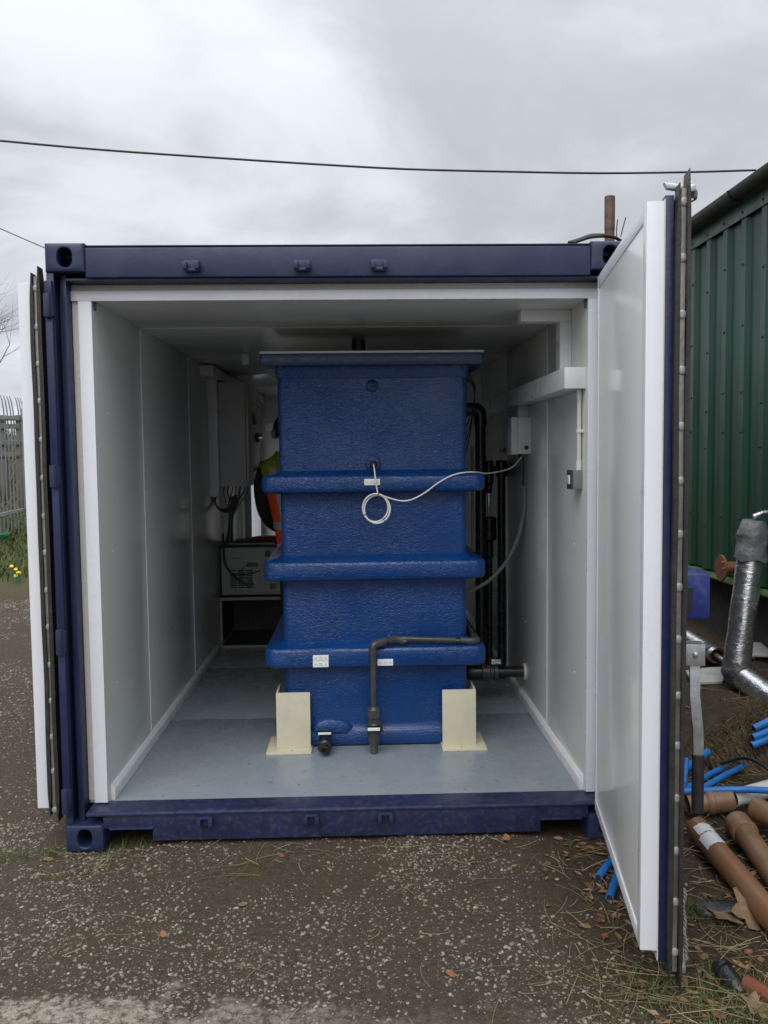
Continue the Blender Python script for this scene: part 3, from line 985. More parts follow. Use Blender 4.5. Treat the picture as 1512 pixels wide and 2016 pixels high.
# tie-back rope hanging outside
rp = [(DW - 0.03 + 0.004 * math.sin(i * .9), 0.152 + 0.012 * (i / 14) ** 2 + 0.003 * math.sin(i * 1.3), 0.34 - 0.0165 * i) for i in range(15)]
for k in range(2):
    pts = []
    for i in range(90):
        t = i / 89 * 13.99
        j = int(t)
        a = Vector(rp[j]).lerp(Vector(rp[min(14, j + 1)]), t - j)
        an = i * 0.55 + PI * k
        pts.append(a + Vector((math.cos(an) * .0024, math.sin(an) * .0024, 0)))
    part('rope_strand', dl(tube(pts, 0.0036, 6)), 'rope', rdoor)

# ------------------------------------------------------------------ tank
TX0, TX1, TY0, TY1 = -0.347, 0.633, 0.790, 1.72
TCX, TCY, THX, THY = (TX0 + TX1) / 2, (TY0 + TY1) / 2, (TX1 - TX0) / 2, (TY1 - TY0) / 2
tank = thing('storage_tank', 'tall blue fibreglass tank with three raised ribs standing on cream feet', 'tank', (TCX, TCY, ZF))


def trings(lst, seg=6):
    """(z, grow, corner radius)"""
    return [rrect(TCX, TCY, THX + g, THY + g, r, z, seg) for z, g, r in lst]


part('body', MB().loft(trings([(0.178, -0.02, .03), (0.180, 0.004, .035), (0.196, 0.010, .04), (0.252, 0.008, .04), (0.262, 0.0, .035), (0.268, -0.006, .035),
                               (0.30, -0.006, .035), (0.90, -0.008, .035), (1.4, -0.006, .035), (2.05, 0.0, .03), (2.085, -0.004, .03), (2.16, -0.004, .03)])), 'tank_blue', tank, angle=50)


def rib(zb, zt):
    h = zt - zb
    return MB().loft(trings([(zb - 0.006, -0.02, .03), (zb - 0.004, 0.006, .035), (zb, 0.045, .04), (zb + 0.003, 0.068, .05), (zb + 0.011, 0.080, .055), (zb + 0.026, 0.084, .06),
                             (zt - 0.022, 0.084, .06), (zt - 0.008, 0.079, .055), (zt - 0.001, 0.066, .05), (zt + 0.005, 0.014, .04), (zt + 0.022, 0.002, .035), (zt + 0.024, -0.02, .03)], 6))


def at_front(px, py, Y):
    return at(px, py, Y=Y)


for py0, py1 in ((936, 972), (1106, 1146), (1277, 1318)):
    zt, zb = at(600, py0, Y=0.706).z, at(600, py1, Y=0.706).z
    part('rib', rib(zb, zt), 'tank_blue', tank, angle=60)
zl0, zl1 = at(740, 718, Y=0.71).z, at(740, 695, Y=0.71).z
part('rim_flange', MB().loft([rrect(TCX, TCY, THX + 0.075, THY + 0.08, 0.012, z) for z in (zl0, zl1)]), 'tank_flange', tank, 0.003)
part('rim_gusset', MB().loft([rrect(TCX, TCY, THX + 0.004, THY + 0.004, 0.03, 2.10), rrect(TCX, TCY, THX + 0.012, THY + 0.012, 0.03, zl0)]), 'tank_blue', tank, angle=60)
lid = part('lid', MB().loft([rrect(TCX, TCY, THX + 0.078, THY + 0.083, 0.014, z) for z in (zl1 + .0008, zl1 + 0.012)]), 'pale_sheet', tank, 0.002)
bolt_me = mesh_of(lathe([(0.008, 0), (0.008, 0.004), (0.004, 0.006)], (0, 0, 0), (0, 0, 1), 6), 0, True, 30, 'lid_bolt')
bolt_me.materials.append(MATS['grey_steel'])
for i in range(8):
    link('lid_bolt', bolt_me, None, lid, Vector((TX0 - 0.02 + i * (1.02 / 7), TY0 - 0.045, zl1 + 0.011)) - tank.location)
for i in (0, 1):
    part('rim_bolt', lathe([(0.011, 0), (0.011, 0.012)], ((TX0 + 0.02, TX1 - 0.02)[i], TY0 - 0.03, zl0 - 0.012), (0, 0, 1), 6), 'rust', tank)
# ports on the front
YF = TY0 + 0.004
p = at(733, 760, Y=YF)
part('upper_port', lathe([(0.036, 0.012), (0.034, -0.004), (0.024, -0.012), (0.018, -0.014), (0.018, -0.004), (0.012, -0.003)], (p.x, YF, p.z), (0, 1, 0), 24), 'tank_blue', tank, angle=40)
part('upper_port_core', lathe([(0.011, 0), (0.011, -0.013), (0.008, -0.015)], (p.x + .003, YF - .002, p.z + .004), (0, 1, 0), 14), 'pvc_black', tank)
pp = at(735, 914, Y=YF)
part('probe_boss', lathe([(0.048, 0.008), (0.040, -0.002), (0.03, -0.006)], (pp.x, YF, pp.z), (0, 1, 0), 24), 'tank_blue', tank, angle=60)
part('probe_gland', lathe([(0.021, 0), (0.021, -0.020), (0.016, -0.024), (0.016, -0.040), (0.008, -0.046)], (pp.x, YF - 0.004, pp.z), (0, 1, 0), 12), 'pvc_black', tank)
# name plates on the ribs (engraved print too small to read)
YR = TY0 - 0.0875


def plate(px0, py0, px1, py1, lines):
    a, b = at(px0, py0, Y=YR), at(px1, py1, Y=YR)
    o_ = part('name_plate', box(a.x, b.x, YR - 0.0035, YR + 0.006, b.z, a.z), 'plate_white', tank, 0.0006)
    cx, cz = (a.x + b.x) / 2, (a.z + b.z) / 2
    w = b.x - a.x
    for s in (-1, 1):
        part('plate_screw', lathe([(0.0032, 0), (0.0028, -0.0015)], (cx + s * w * 0.31, YR - 0.0034, cz), (0, 1, 0), 8), 'print_grey', o_)
    for k in range(lines):
        z = cz + (0.0045 if lines == 2 else 0) - k * 0.009
        part('plate_print', box(cx - w * (0.10, 0.11)[k % 2], cx + w * (0.09, 0.11)[k % 2], YR - 0.0039, YR - 0.0036, z - 0.0011, z + 0.0011), 'print_grey', o_)


plate(717, 943, 748, 955, 2)
plate(616, 1290, 647, 1301, 2)
plate(616, 1302, 647, 1313, 2)
plate(743, 1298, 774, 1310, 1)

# drain pipe along the bottom rib
YP = 0.668
px_ = at(735, 1350, Y=YP).x
ztop = at(735, 1268, Y=YP).z
zr = at(880, 1263, Y=0.735).z
pipe_pts = bend([(px_, YP, 0.40), (px_, YP, ztop), (px_ + 0.115, 0.74, ztop + 0.010), (0.668, 0.74, zr), (0.668, 1.6, zr)], 0.04)
part('drain_pipe', tube(pipe_pts, 0.0165, 14), 'pvc_dark', tank)
mb = tube(bend([(px_, YP, ztop - 0.055), (px_, YP, ztop), (px_ + 0.06, 0.70, ztop + .005)], 0.035), 0.0205, 14)
part('pipe_elbow', mb, 'pvc_dark', tank)
part('pipe_elbow', tube(bend([(px_ + 0.075, 0.714, ztop + .006), (px_ + 0.118, 0.7405, ztop + 0.010), (px_ + 0.17, 0.7405, zr + .001)], 0.03), 0.0205, 14), 'pvc_dark', tank)
part('pipe_elbow', tube(bend([(0.615, 0.74, zr), (0.668, 0.74, zr), (0.668, 0.80, zr)], 0.03), 0.0205, 14), 'pvc_dark', tank)
for px in (797, 902):
    q = at(px, 1263, Y=0.735)
    mb = MB()
    mb.lathe([(0.0215, -0.011), (0.0215, 0.011)], (q.x, 0.74, zr), (1, 0, 0), 14)
    mb.box(q.x - 0.011, q.x + 0.011, 0.728, 0.752, zr - 0.052, zr - 0.015)
    part('pipe_clip', mb, 'pvc_black', tank, 0.002)
vz = at(736, 1425, Y=YP).z
mb = MB()
mb.lathe([(0.024, 0.420 - 0), (0.030, 0.412), (0.036, 0.405), (0.037, 0.365), (0.033, 0.360), (0.033, 0.335), (0.037, 0.330), (0.037, 0.300), (0.034, 0.295)], (px_, YP, 0), (0, 0, 1), 20)
part('ball_valve', mb, 'pvc_dark', tank)
part('valve_spout', lathe([(0.034, 0.295), (0.034, 0.262), (0.028, 0.235), (0.021, 0.205), (0.019, 0.178), (0.012, 0.178)], (px_, YP, 0), (0, 0, 1), 18), 'pvc_dark', tank)
mb = box(px_ - 0.030, px_ + 0.046, YP - 0.060, YP - 0.035, 0.303, 0.330)
part('valve_handle', mb, 'black_plastic', tank, 0.004)
part('valve_tag', box(px_ - 0.032, px_ + 0.030, YP - 0.0625, YP - 0.0605, 0.311, 0.327), 'plate_white', tank, 0.0008)
# low drain valve standing proud of the tank
dx = at(640, 1460, Y=0.70).x
part('drain_boss', MB().loft([[(dx + 0.03 + 0.105 * math.cos(a) * s, TY0 + 0.012 - q, 0.262 + 0.055 * max(-0.4, math.sin(a)) * s) for a in [2 * PI * k / 24 for k in range(24)]]
                              for s, q in ((1.15, 0.0), (1.0, 0.016), (0.8, 0.024), (0.3, 0.027))]), 'tank_blue', tank, angle=70)
ax = Vector((0, -1, -0.10)).normalized()
mb = MB()
mb.lathe([(0.026, 0), (0.026, 0.02), (0.033, 0.024), (0.033, 0.05), (0.028, 0.054), (0.034, 0.075), (0.036, 0.10), (0.034, 0.125), (0.036, 0.130), (0.036, 0.160), (0.030, 0.166),
          (0.022, 0.168), (0.021, 0.190), (0.013, 0.192), (0.012, 0.168)], (dx, TY0 + .008, 0.236), ax, 18)
part('drain_valve', mb, 'pvc_black', tank, angle=30)
part('drain_valve_handle', box(dx - 0.036, dx + 0.040, 0.682, 0.718, 0.270, 0.286), 'black_plastic', tank, 0.005)
part('drain_valve_tag', box(dx - 0.034, dx + 0.032, 0.678, 0.6815, 0.272, 0.2835), 'plate_white', tank, 0.0008)
# feet: cream steel angles on base plates
for sx in (-1, 1):
    xo = TX0 - 0.030 if sx < 0 else TX1 + 0.030
    xi = xo - sx * 0.176
    yf = 0.735
    for yy in (0, 1):
        y0 = yf if yy == 0 else TY1 + 0.05
        sgn = 1 if yy == 0 else -1
        mb = box(min(xo, xi), max(xo, xi), min(y0, y0 + sgn * .010), max(y0, y0 + sgn * .010), ZF + 0.0122, 0.478)
        mb.box(min(xo, xo - sx * .010), max(xo, xo - sx * .010), min(y0 + sgn * .0102, y0 + sgn * .18), max(y0 + sgn * .0102, y0 + sgn * .18), ZF + 0.0122, 0.478)
        foot = part('foot', mb, 'cream_steel', tank, 0.0015)
        x0, x1 = sorted((xo + sx * 0.050, xi - sx * 0.006))
        ya, yb = sorted((y0 - sgn * 0.062, y0 + sgn * 0.20))
        part('foot_plate', box(x0, x1, ya, yb, ZF + 0.0005, ZF + 0.012), 'cream_steel', foot, 0.0015)
        for bx, by in ((xo - sx * 0.08, y0 - sgn * 0.035), (xo + sx * 0.027, y0 + sgn * 0.10)):
            part('foot_bolt', lathe([(0.006, 0), (0.006, 0.003)], (bx, by, ZF + 0.0121), (0, 0, 1), 8), 'pale_edge', foot)
# vent pipe from lid to ceiling
part('vent_pipe', tube([(0.075, 1.40, zl1 + .0112), (0.075, 1.40, ZC - .001)], 0.040, 18), 'pvc_black', tank)

# ------------------------------------------------------------------ white sensor cable with coil
cab = thing('sensor_cable', 'coiled thin white cable strapped against the blue tank', 'cable', (pp.x, 0.70, pp.z))
YC = 0.692
c0 = at(741, 1001, Y=YC)
rx, rz = 0.066, 0.072
t_ = at(744, 972, Y=YC)
part('cable', tube(smooth_path([(pp.x, YF - 0.05, pp.z - .002), (pp.x + .003, YF - 0.075, pp.z - 0.02), (pp.x + 0.008, YC - .003, pp.z - 0.07), (pp.x + 0.014, YC - .002, pp.z - 0.12), (t_.x, YC - .004, t_.z)], 6), 0.0038, 8), 'white_cable', cab)
pts = []
for i in range(130):
    a = 2 * PI * (i / 129 * 3.6) + PI / 2 - 0.05
    k = 1 + 0.05 * math.sin(i * 0.11 + 1) + 0.055 * math.cos(a + 0.4) * math.sin(i * .047)
    pts.append((c0.x + rx * k * math.cos(a) + 0.003 * math.sin(i * .06), YC + 0.006 * math.sin(i * 0.21) - 0.002, c0.z + rz * k * math.sin(a)))
part('coil', tube(pts, 0.0040, 8), 'white_cable', cab)
ln = []
for px, py, Y in ((748, 973, YC - .006), (762, 979, YC - .004), (790, 986, YC), (812, 983, YC), (838, 969, YC), (862, 951, YC), (890, 936, YC + .008), (917, 930, 0.715), (940, 930, 0.76), (958, 932, 0.95), (985, 928, 1.2), (1008, 920, 1.3), (1020, 908, 1.34), (1027, 899, 1.36)):
    ln.append(at(px, py, Y=Y))
part('cable', tube(smooth_path(ln, 5), 0.0038, 8), 'white_cable', cab)
for a in (PI / 2 - 0.15, PI + 0.42, -0.95):
    d_ = Vector((math.cos(a) * rx, 0, math.sin(a) * rz))
    tdir = Vector((-math.sin(a), 0, math.cos(a)))
    part('cable_tie', lathe([(0.0135, -0.0015), (0.0135, 0.0015)], Vector((c0.x, YC - .001, c0.z)) + d_, tdir, 12), 'black_plastic', cab)

# ------------------------------------------------------------------ left side fittings
def trunk_thing(name, boxes, label, lid_dirs=None, loc=None, mat='white_plastic'):
    b0 = boxes[0]
    t = thing(name, label, 'trunking', loc or ((b0[0] + b0[1]) / 2, b0[2], b0[4]))
    for b in boxes:
        part('duct', box(*b), mat, t, 0.0025)
    return t


trunk_thing('cable_trunking', [(-1.0615, -0.965, 2.56, 5.88, 2.285, 2.362)], 'white box trunking high on the left wall above the cabinet')
trunk_thing('cable_trunking', [(-1.0615, -0.992, 2.84, 2.925, 1.475, 2.284), (-1.0615, -0.992, 2.84, 3.0, 1.405, 1.4735)], 'short upright trunking beside the grey control cabinet')
cbn = thing('control_cabinet', 'tall grey steel control cabinet hung on the left wall', 'cabinet', (-1.0, 3.35, 1.475))
part('case', box(-1.0615, -0.795, 2.93, 3.76, 1.475, 2.272), 'grey_steel', cbn, 0.004)
cd = part('cabinet_door', box(-0.793, -0.772, 2.935, 3.755, 1.478, 2.270), 'cabinet_door', cbn, 0.004)
for z, s in ((2.13, 0.020), (1.64, 0.018)):
    part('lock', lathe([(0.013, 0), (0.013, 0.010), (0.008, 0.013)], (-0.7718, 3.30, z), (1, 0, 0), 14), 'chrome', cd)
part('isolator', box(-0.7718, -0.752, 3.38, 3.52, 1.82, 1.90), 'black_plastic', cd, 0.004)
part('isolator_knob', lathe([(0.028, 0), (0.026, 0.03), (0.02, 0.032)], (-0.752, 3.45, 1.86), (1, 0, 0), 18), 'chrome', cd)
part('emergency_button', lathe([(0.012, 0), (0.012, 0.016), (0.024, 0.018), (0.022, 0.032), (0.01, 0.036)], (-0.7718, 3.40, 1.60), (1, 0, 0), 18), 'red_plastic', cd)
part('display_bezel', box(-0.7718, -0.766, 3.22, 3.36, 1.96, 2.05), 'slot_dark', cd, 0.002)
part('warning_plate', box(-0.7718, -0.770, 3.40, 3.60, 2.14, 2.20), 'plate_white', cd)
# cables dropping from the cabinet
cb = thing('cable_bundle', 'dark looped cables dropping from under the control cabinet', 'cables', (-0.9, 3.0, 1.475))
for i in range(7):
    x0 = -0.985 + i * 0.030
    m = -0.935 + 0.006 * (i - 3)
    part('cable', tube(smooth_path([(x0, 3.06 + .03 * (i % 3), 1.474), (x0 - 0.004, 3.05, 1.42), ((x0 + m) / 2 + 0.02 * math.sin(i * 2.1), 3.04 + .01 * (i % 2), 1.34), (m, 3.05, 1.25), (m - 0.015, 3.08, 1.13), (m - 0.045 + .004 * i, 3.14, 1.03)], 6), 0.0062 - 0.0005 * (i % 3), 7), ('grey_hose', 'pvc_dark', 'wire_black')[i % 3], cb)
for k in range(5):
    r = 0.060 + 0.006 * k
    part('cable_loop', tube([(-0.985 + 0.004 * k + r * 1.05 * math.cos(a), 3.0 + 0.010 * k, 1.365 + r * 1.1 * math.sin(a)) for a in [PI * 0.80 + PI * 1.35 * j / 22 for j in range(23)]], 0.0060, 7), 'wire_black' if k % 2 else 'pvc_dark', cb)
# rear trunking on the end wall
trunk_thing('cable_trunking', [(-0.95, 0.95, 5.845, 5.90, 1.99, 2.075), ], 'white horizontal trunking across the rear wall behind the person')

# bench and analyser
bx0, bx1, by0, by1 = -1.0605, 0.40, 3.16, 3.80
bz = at(500, 1176, Y=3.16).z
bench = thing('low_bench', 'low open shelf bench with pale edges under the analyser', 'bench', (-0.4, 3.5, ZF))
part('bench_top', box(bx0, bx1, by0 + .003, by1, bz - 0.022, bz), 'dark_board', bench)
part('top_edging', box(bx0, bx1, by0, by0 + .0028, bz - 0.022, bz), 'pale_edge', bench)
part('side_panel', box(bx0, bx0 + 0.018, by0 + .003, by1, ZF + .001, bz - 0.0225), 'dark_board', bench)
part('side_edging', box(bx0, bx0 + 0.018, by0, by0 + .0028, ZF + .001, bz - 0.0225), 'pale_edge', bench)
part('side_panel', box(bx1 - 0.018, bx1, by0 + .003, by1, ZF + .001, bz - 0.0225), 'dark_board', bench)
part('base_board', box(bx0 + 0.0185, bx1 - 0.0185, by0 + .003, by1, ZF + .001, ZF + 0.020), 'dark_board', bench)
part('base_edging', box(bx0 + 0.0185, bx1 - 0.0185, by0, by0 + .0028, ZF + .001, ZF + 0.020), 'pale_edge', bench)
part('back_board', box(bx0 + 0.0185, bx1 - 0.0185, by1 - 0.02, by1 - .001, ZF + .021, bz - 0.0225), 'dark_board', bench)

ay = 3.22
a0, a1 = at(435, 1079, Y=ay), at(585, 1166, Y=ay)
an = thing('water_analyser', 'cream instrument box with vent slots and a green plug on the low bench', 'analyser', ((a0.x + a1.x) / 2, ay + .2, bz))
zb_ = bz + 0.012
part('case', box(a0.x, a1.x, ay, ay + 0.45, zb_, a0.z), 'analyser_case', an, 0.004)
part('top_cover', box(a0.x - 0.016, a1.x + .01, ay + .006, ay + 0.46, a0.z + .0005, a0.z + 0.018), 'slot_dark', an, 0.003)
part('side_cover', box(a0.x - 0.016, a0.x - .0005, ay + .006, ay + 0.46, zb_, a0.z), 'slot_dark', an, 0.003)
for k in range(2):
    part('rubber_foot', box(a0.x + 0.03 + k * 0.42, a0.x + 0.07 + k * 0.42, ay + .03, ay + 0.07, bz + .0004, zb_ - .0003), 'rubber', an)


def apx(px0, py0, px1, py1, d0, d1):
    p, q = at(px0, py0, Y=ay), at(px1, py1, Y=ay)
    return box(min(p.x, q.x), max(p.x, q.x), ay - d1, ay - d0, min(p.z, q.z), max(p.z, q.z))


for c in range(3):
    for r_ in range(11):
        if r_ in (1,) and c == 0:
            continue
        x0 = 453 + c * 15.5
        y0 = 1122 + r_ * 3.35
        part('vent_slot', apx(x0, y0, x0 + 13.5, y0 + 1.7, 0.0004, 0.0012), 'slot_dark', an)
for r_ in range(4):
    part('vent_slot', apx(531, 1149.5 + r_ * 2.6, 544, 1151 + r_ * 2.6, 0.0004, 0.0012), 'slot_dark', an)
part('plug', apx(487, 1108, 508, 1115, 0.0004, 0.018), 'connector_green', an, 0.002)
part('plug_plate', apx(484, 1103, 514, 1107.5, 0.0004, 0.004), 'grey_steel', an, 0.001)
part('power_inlet', apx(522, 1083, 532, 1096, 0.0004, 0.012), 'black_plastic', an, 0.002)
part('maker_print', apx(457, 1098.4, 474, 1099.8, 0.0004, 0.0010), 'print_grey', an)
part('relay_box', apx(499, 1127, 511, 1150, 0.0004, 0.02), 'analyser_case', an, 0.002)
part('lead', tube(smooth_path([at(439, 1050, Y=3.15), at(440, 1085, Y=3.17), at(443, 1110, Y=3.17), at(453, 1126, Y=3.18), at(470, 1142, Y=3.19), at(486, 1151, Y=3.19), at(500, 1150, Y=3.2)], 6), 0.009, 8), 'pvc_dark', an)
part('lead', tube(smooth_path([at(474, 1123, Y=3.19), at(480, 1116, Y=3.19), at(488, 1112, Y=3.2)], 5), 0.003, 6), 'wire_black', an)
part('lead', tube(smooth_path([at(455, 1128, Y=3.19), at(470, 1131, Y=3.19), at(490, 1130, Y=3.2), at(512, 1123, Y=3.2)], 5), 0.004, 6), 'wire_black', an)
tr = thing('document_tray', 'flat dark tray of papers on top of the analyser', 'tray', (-0.8, 3.45, a0.z + .0185))
part('tray', box(-1.0, -0.62, 3.27, 3.62, a0.z + .0188, a0.z + .030), 'grey_steel', tr, 0.003)
part('folder', box(-0.97, -0.66, 3.29, 3.58, a0.z + .0303, a0.z + .040), 'dark_board', tr, 0.002)
bag = MB().loft([[(-0.70 + r * 1.4 * math.cos(t), 3.42 + r * math.sin(t) * .9, a0.z + .0405 + h) for t in [2 * PI * k / 16 for k in range(16)]] for r, h in ((.10, 0), (.115, .008), (.105, .022), (.06, .034), (.015, .038))])
single('red_folded_cloth', bag, 'red_plastic', 'crumpled dark red cloth lying on the tray over the analyser', 'cloth', (-0.70, 3.42, a0.z + .0405), angle=60)

# ------------------------------------------------------------------ right side fittings
trunk_thing('cable_trunking', [(0.976, 1.0705, 0.128, 5.84, 1.985, 2.078)], 'long white box trunking running back along the right wall')
lt = trunk_thing('cable_trunking', [(1.017, 1.0705, 0.385, 0.47, 2.0785, 2.3165), (0.832, 1.0705, 0.385, 0.47, 2.317, 2.3725)], 'white trunking turning from the ceiling down the right wall')
cn = thing('switch_conduit', 'cream plastic conduit pipe running down from the right trunking', 'conduit', (1.055, 0.19, 1.63))
xc, yc = 1.056, 0.185
part('tube', tube([(xc, yc, 1.652), (xc, yc, 1.984)], 0.0100, 14), 'cream_conduit', cn)
part('coupler', lathe([(0.0125, 1.948), (0.0125, 1.984)], (xc, yc, 0), (0, 0, 1), 14), 'white_plastic', cn)
part('coupler', lathe([(0.0125, 1.624), (0.0125, 1.668)], (xc, yc, 0), (0, 0, 1), 14), 'white_plastic', cn)
mb = MB()
mb.lathe([(0.0135, 1.792), (0.0135, 1.806)], (xc, yc, 0), (0, 0, 1), 14)
mb.box(xc + 0.004, 1.0705, yc - 0.026, yc + 0.024, 1.792, 1.806)
part('saddle_clip', mb, 'white_plastic', cn, 0.001)
sw = thing('light_switch', 'grey metal switch box with white rocker below the conduit', 'switch', (1.05, 0.215, 1.545))
part('box', box(1.027, 1.0705, 0.175, 0.262, 1.540, 1.6235), 'switch_grey', sw, 0.005)
part('front_plate', box(1.021, 1.0268, 0.173, 0.264, 1.538, 1.6255), 'fixing_dark', sw, 0.002)
part('rocker', MB().prism([(0.2, 1.562), (0.2, 1.602), (0.232, 1.602), (0.232, 1.562)], 'x', 1.0145, 1.0208), 'plate_white', sw, 0.002)

jb = thing('junction_box', 'pale grey junction box with round gland on the right wall', 'junction box', (1.01, 1.44, 1.694))
part('base', box(0.993, 1.0705, 1.312, 1.572, 1.700, 1.912), 'white_plastic', jb, 0.004)
part('lid', box(0.953, 0.9925, 1.310, 1.574, 1.698, 1.914), 'white_plastic', jb, 0.005)
part('gland', lathe([(0.012, 0), (0.012, -0.012), (0.008, -0.016)], (1.040, 1.312, 1.737), (0, 1, 0), 12), 'black_plastic', jb)
part('gland', lathe([(0.011, 0), (0.011, -0.02)], (1.02, 1.37, 1.699), (0, 0, 1), 12), 'black_plastic', jb)
part('gland', box(0.925, 0.9525, 1.50, 1.56, 1.712, 1.74), 'black_plastic', jb, 0.003)
trunk_thing('cable_trunking', [(1.012, 1.0705, 1.40, 1.47, 1.9145, 1.9845)], 'short upright trunking joining the junction box to the trunking above')
wires = MB()
hose = smooth_path([(1.03, 1.37, 1.69), (1.035, 1.36, 1.64), at(1030, 952, Y=1.40), at(1033, 972, Y=1.42), at(1031, 1010, Y=1.44), at(1019, 1060, Y=1.46), at(995, 1108, Y=1.48), at(962, 1143, Y=1.50), at(925, 1165, Y=1.52)], 7)
hs = thing('flexible_conduit', 'grey flexible hose hanging in a curve from the junction box', 'hose', hose[-1])
k = int(len(hose) * 0.28)
part('lead', tube(hose[:k + 1], 0.004, 8), 'wire_black', hs)
part('hose', tube(hose[k:], 0.0115, 10), 'grey_hose', hs)

# black pipework behind the tank on the right
pw = thing('pipework', 'black plastic riser pipes and valves between tank and right wall', 'pipework', (0.85, 1.9, ZF))
rx_ = at(946, 1000, Y=1.9).x
ztp = at(946, 806, Y=1.9).z
part('riser', tube(bend([(0.60, 1.9, ztp), (rx_, 1.9, ztp), (rx_, 1.9, 0.42)], 0.075), 0.036, 16), 'pvc_black', pw)
part('elbow', tube(bend([(rx_ - 0.10, 1.9, ztp), (rx_, 1.9, ztp), (rx_, 1.9, ztp - 0.10)], 0.075), 0.044, 16), 'pvc_black', pw)
r2 = at(987, 1000, Y=2.1).x
part('riser', tube([(r2, 2.1, ZF), (r2, 2.1, 1.62)], 0.028, 14), 'pvc_black', pw)
part('tee', lathe([(0.04, 1.55), (0.04, 1.65), (0.03, 1.66)], (r2, 2.1, 0), (0, 0, 1), 14), 'pvc_black', pw)
part('cross_pipe', tube([(r2 + .09, 2.1, 1.60), (r2 - 0.16, 2.1, 1.60)], 0.026, 12), 'pvc_black', pw)
r3 = r2 - 0.085
for za, zb2, r in ((1.66, 1.50, .034), (1.50, 1.44, .022), (1.44, 1.26, .012), (1.28, 1.12, .052), (1.12, 1.0, .03)):
    part('valve_body', lathe([(r * .8, 0), (r, .008), (r, za - zb2 - .008), (r * .8, za - zb2)], (r3, 2.1, zb2), (0, 0, 1), 16), 'pvc_black' if r != .012 else 'chrome', pw)
part('riser', tube([(r3, 2.1, ZF), (r3, 2.1, 1.0)], 0.022, 12), 'pvc_black', pw)
g3 = at(930, 1000, Y=1.78).x
part('grey_tube', tube([(g3, 1.78, at(930, 1092, Y=1.78).z), (g3, 1.78, 1.75)], 0.010, 8), 'grey_hose', pw)
of = at(1033, 1322, X=1.07)
part('outlet_pipe', tube([(0.66, of.y, of.z), (1.0695, of.y, of.z)], 0.034, 18), 'pvc_black', pw)
part('wall_flange', lathe([(0.052, 0), (0.050, -0.010), (0.036, -0.012)], (1.0705, of.y, of.z), (1, 0, 0), 22), 'cream_conduit', pw)
part('union', lathe([(0.040, 0), (0.050, 0.006), (0.050, 0.05), (0.044, 0.055), (0.044, 0.075), (0.05, 0.08), (0.05, 0.10), (0.040, 0.105)], (0.80, of.y, of.z), (1, 0, 0), 20), 'pvc_dark', pw)
part('elbow', tube(bend([(0.80, of.y, of.z), (0.70, of.y, of.z), (0.70, of.y + .2, of.z)], 0.07), 0.045, 16), 'pvc_black', pw)
part('clamp', box(0.86, 0.92, of.y - 0.03, of.y + 0.03, of.z + 0.055, of.z + 0.085), 'chrome', pw, 0.003)
for k in range(3):
    part('lead', tube(smooth_path([(TX1 + 0.05, 1.1 + .1 * k, 2.14), (TX1 + 0.075 + .012 * k, 1.05 + .1 * k, 2.06), (TX1 + 0.06 + .01 * k, 1.1 + .1 * k, 1.93 - .05 * k), (TX1 + 0.045, 1.2 + .1 * k, 1.86 - .12 * k)], 6), 0.0028, 6), 'wire_black', pw)

# small white box added in place of a bright reflection near the ceiling
single('ceiling_reflection_box', box(-0.685, -0.642, 2.0, 2.05, 2.305, 2.3725), 'white_plastic', 'small white box standing in for a reflection under the dark ceiling left of the tank', 'reflection stand-in', (-0.66, 2.02, 2.372), 0.004)

# ------------------------------------------------------------------ person behind the tank
PXc, PYc = -0.295, 2.18
per = thing('person', 'person in dark jacket and orange hi-vis vest standing half hidden behind the tank', 'person', (PXc, PYc, ZF))


def skin_mesh(name, verts, edges, mat, parent, levels=2):
    """verts: {key: ((x,y,z), r)} relative to the thing; first key is the root"""
    keys = list(verts)
    me = bpy.data.meshes.new(name)
    me.from_pydata([verts[k][0] for k in keys], [(keys.index(a), keys.index(b)) for a, b in edges], [])
    o = link(name, me, mat, parent)
    md = o.modifiers.new('skin', 'SKIN')
    md.use_smooth_shade = True
    sv_ = me.skin_vertices[0].data
    for i, k in enumerate(keys):
        r = verts[k][1]
        sv_[i].radius = r if isinstance(r, tuple) else (r, r)
        sv_[i].use_root = (i == 0)
    sb = o.modifiers.new('sub', 'SUBSURF')
    sb.levels = levels
    sb.render_levels = levels
    return o


LE = -0.115          # lean of the shoulders to the left


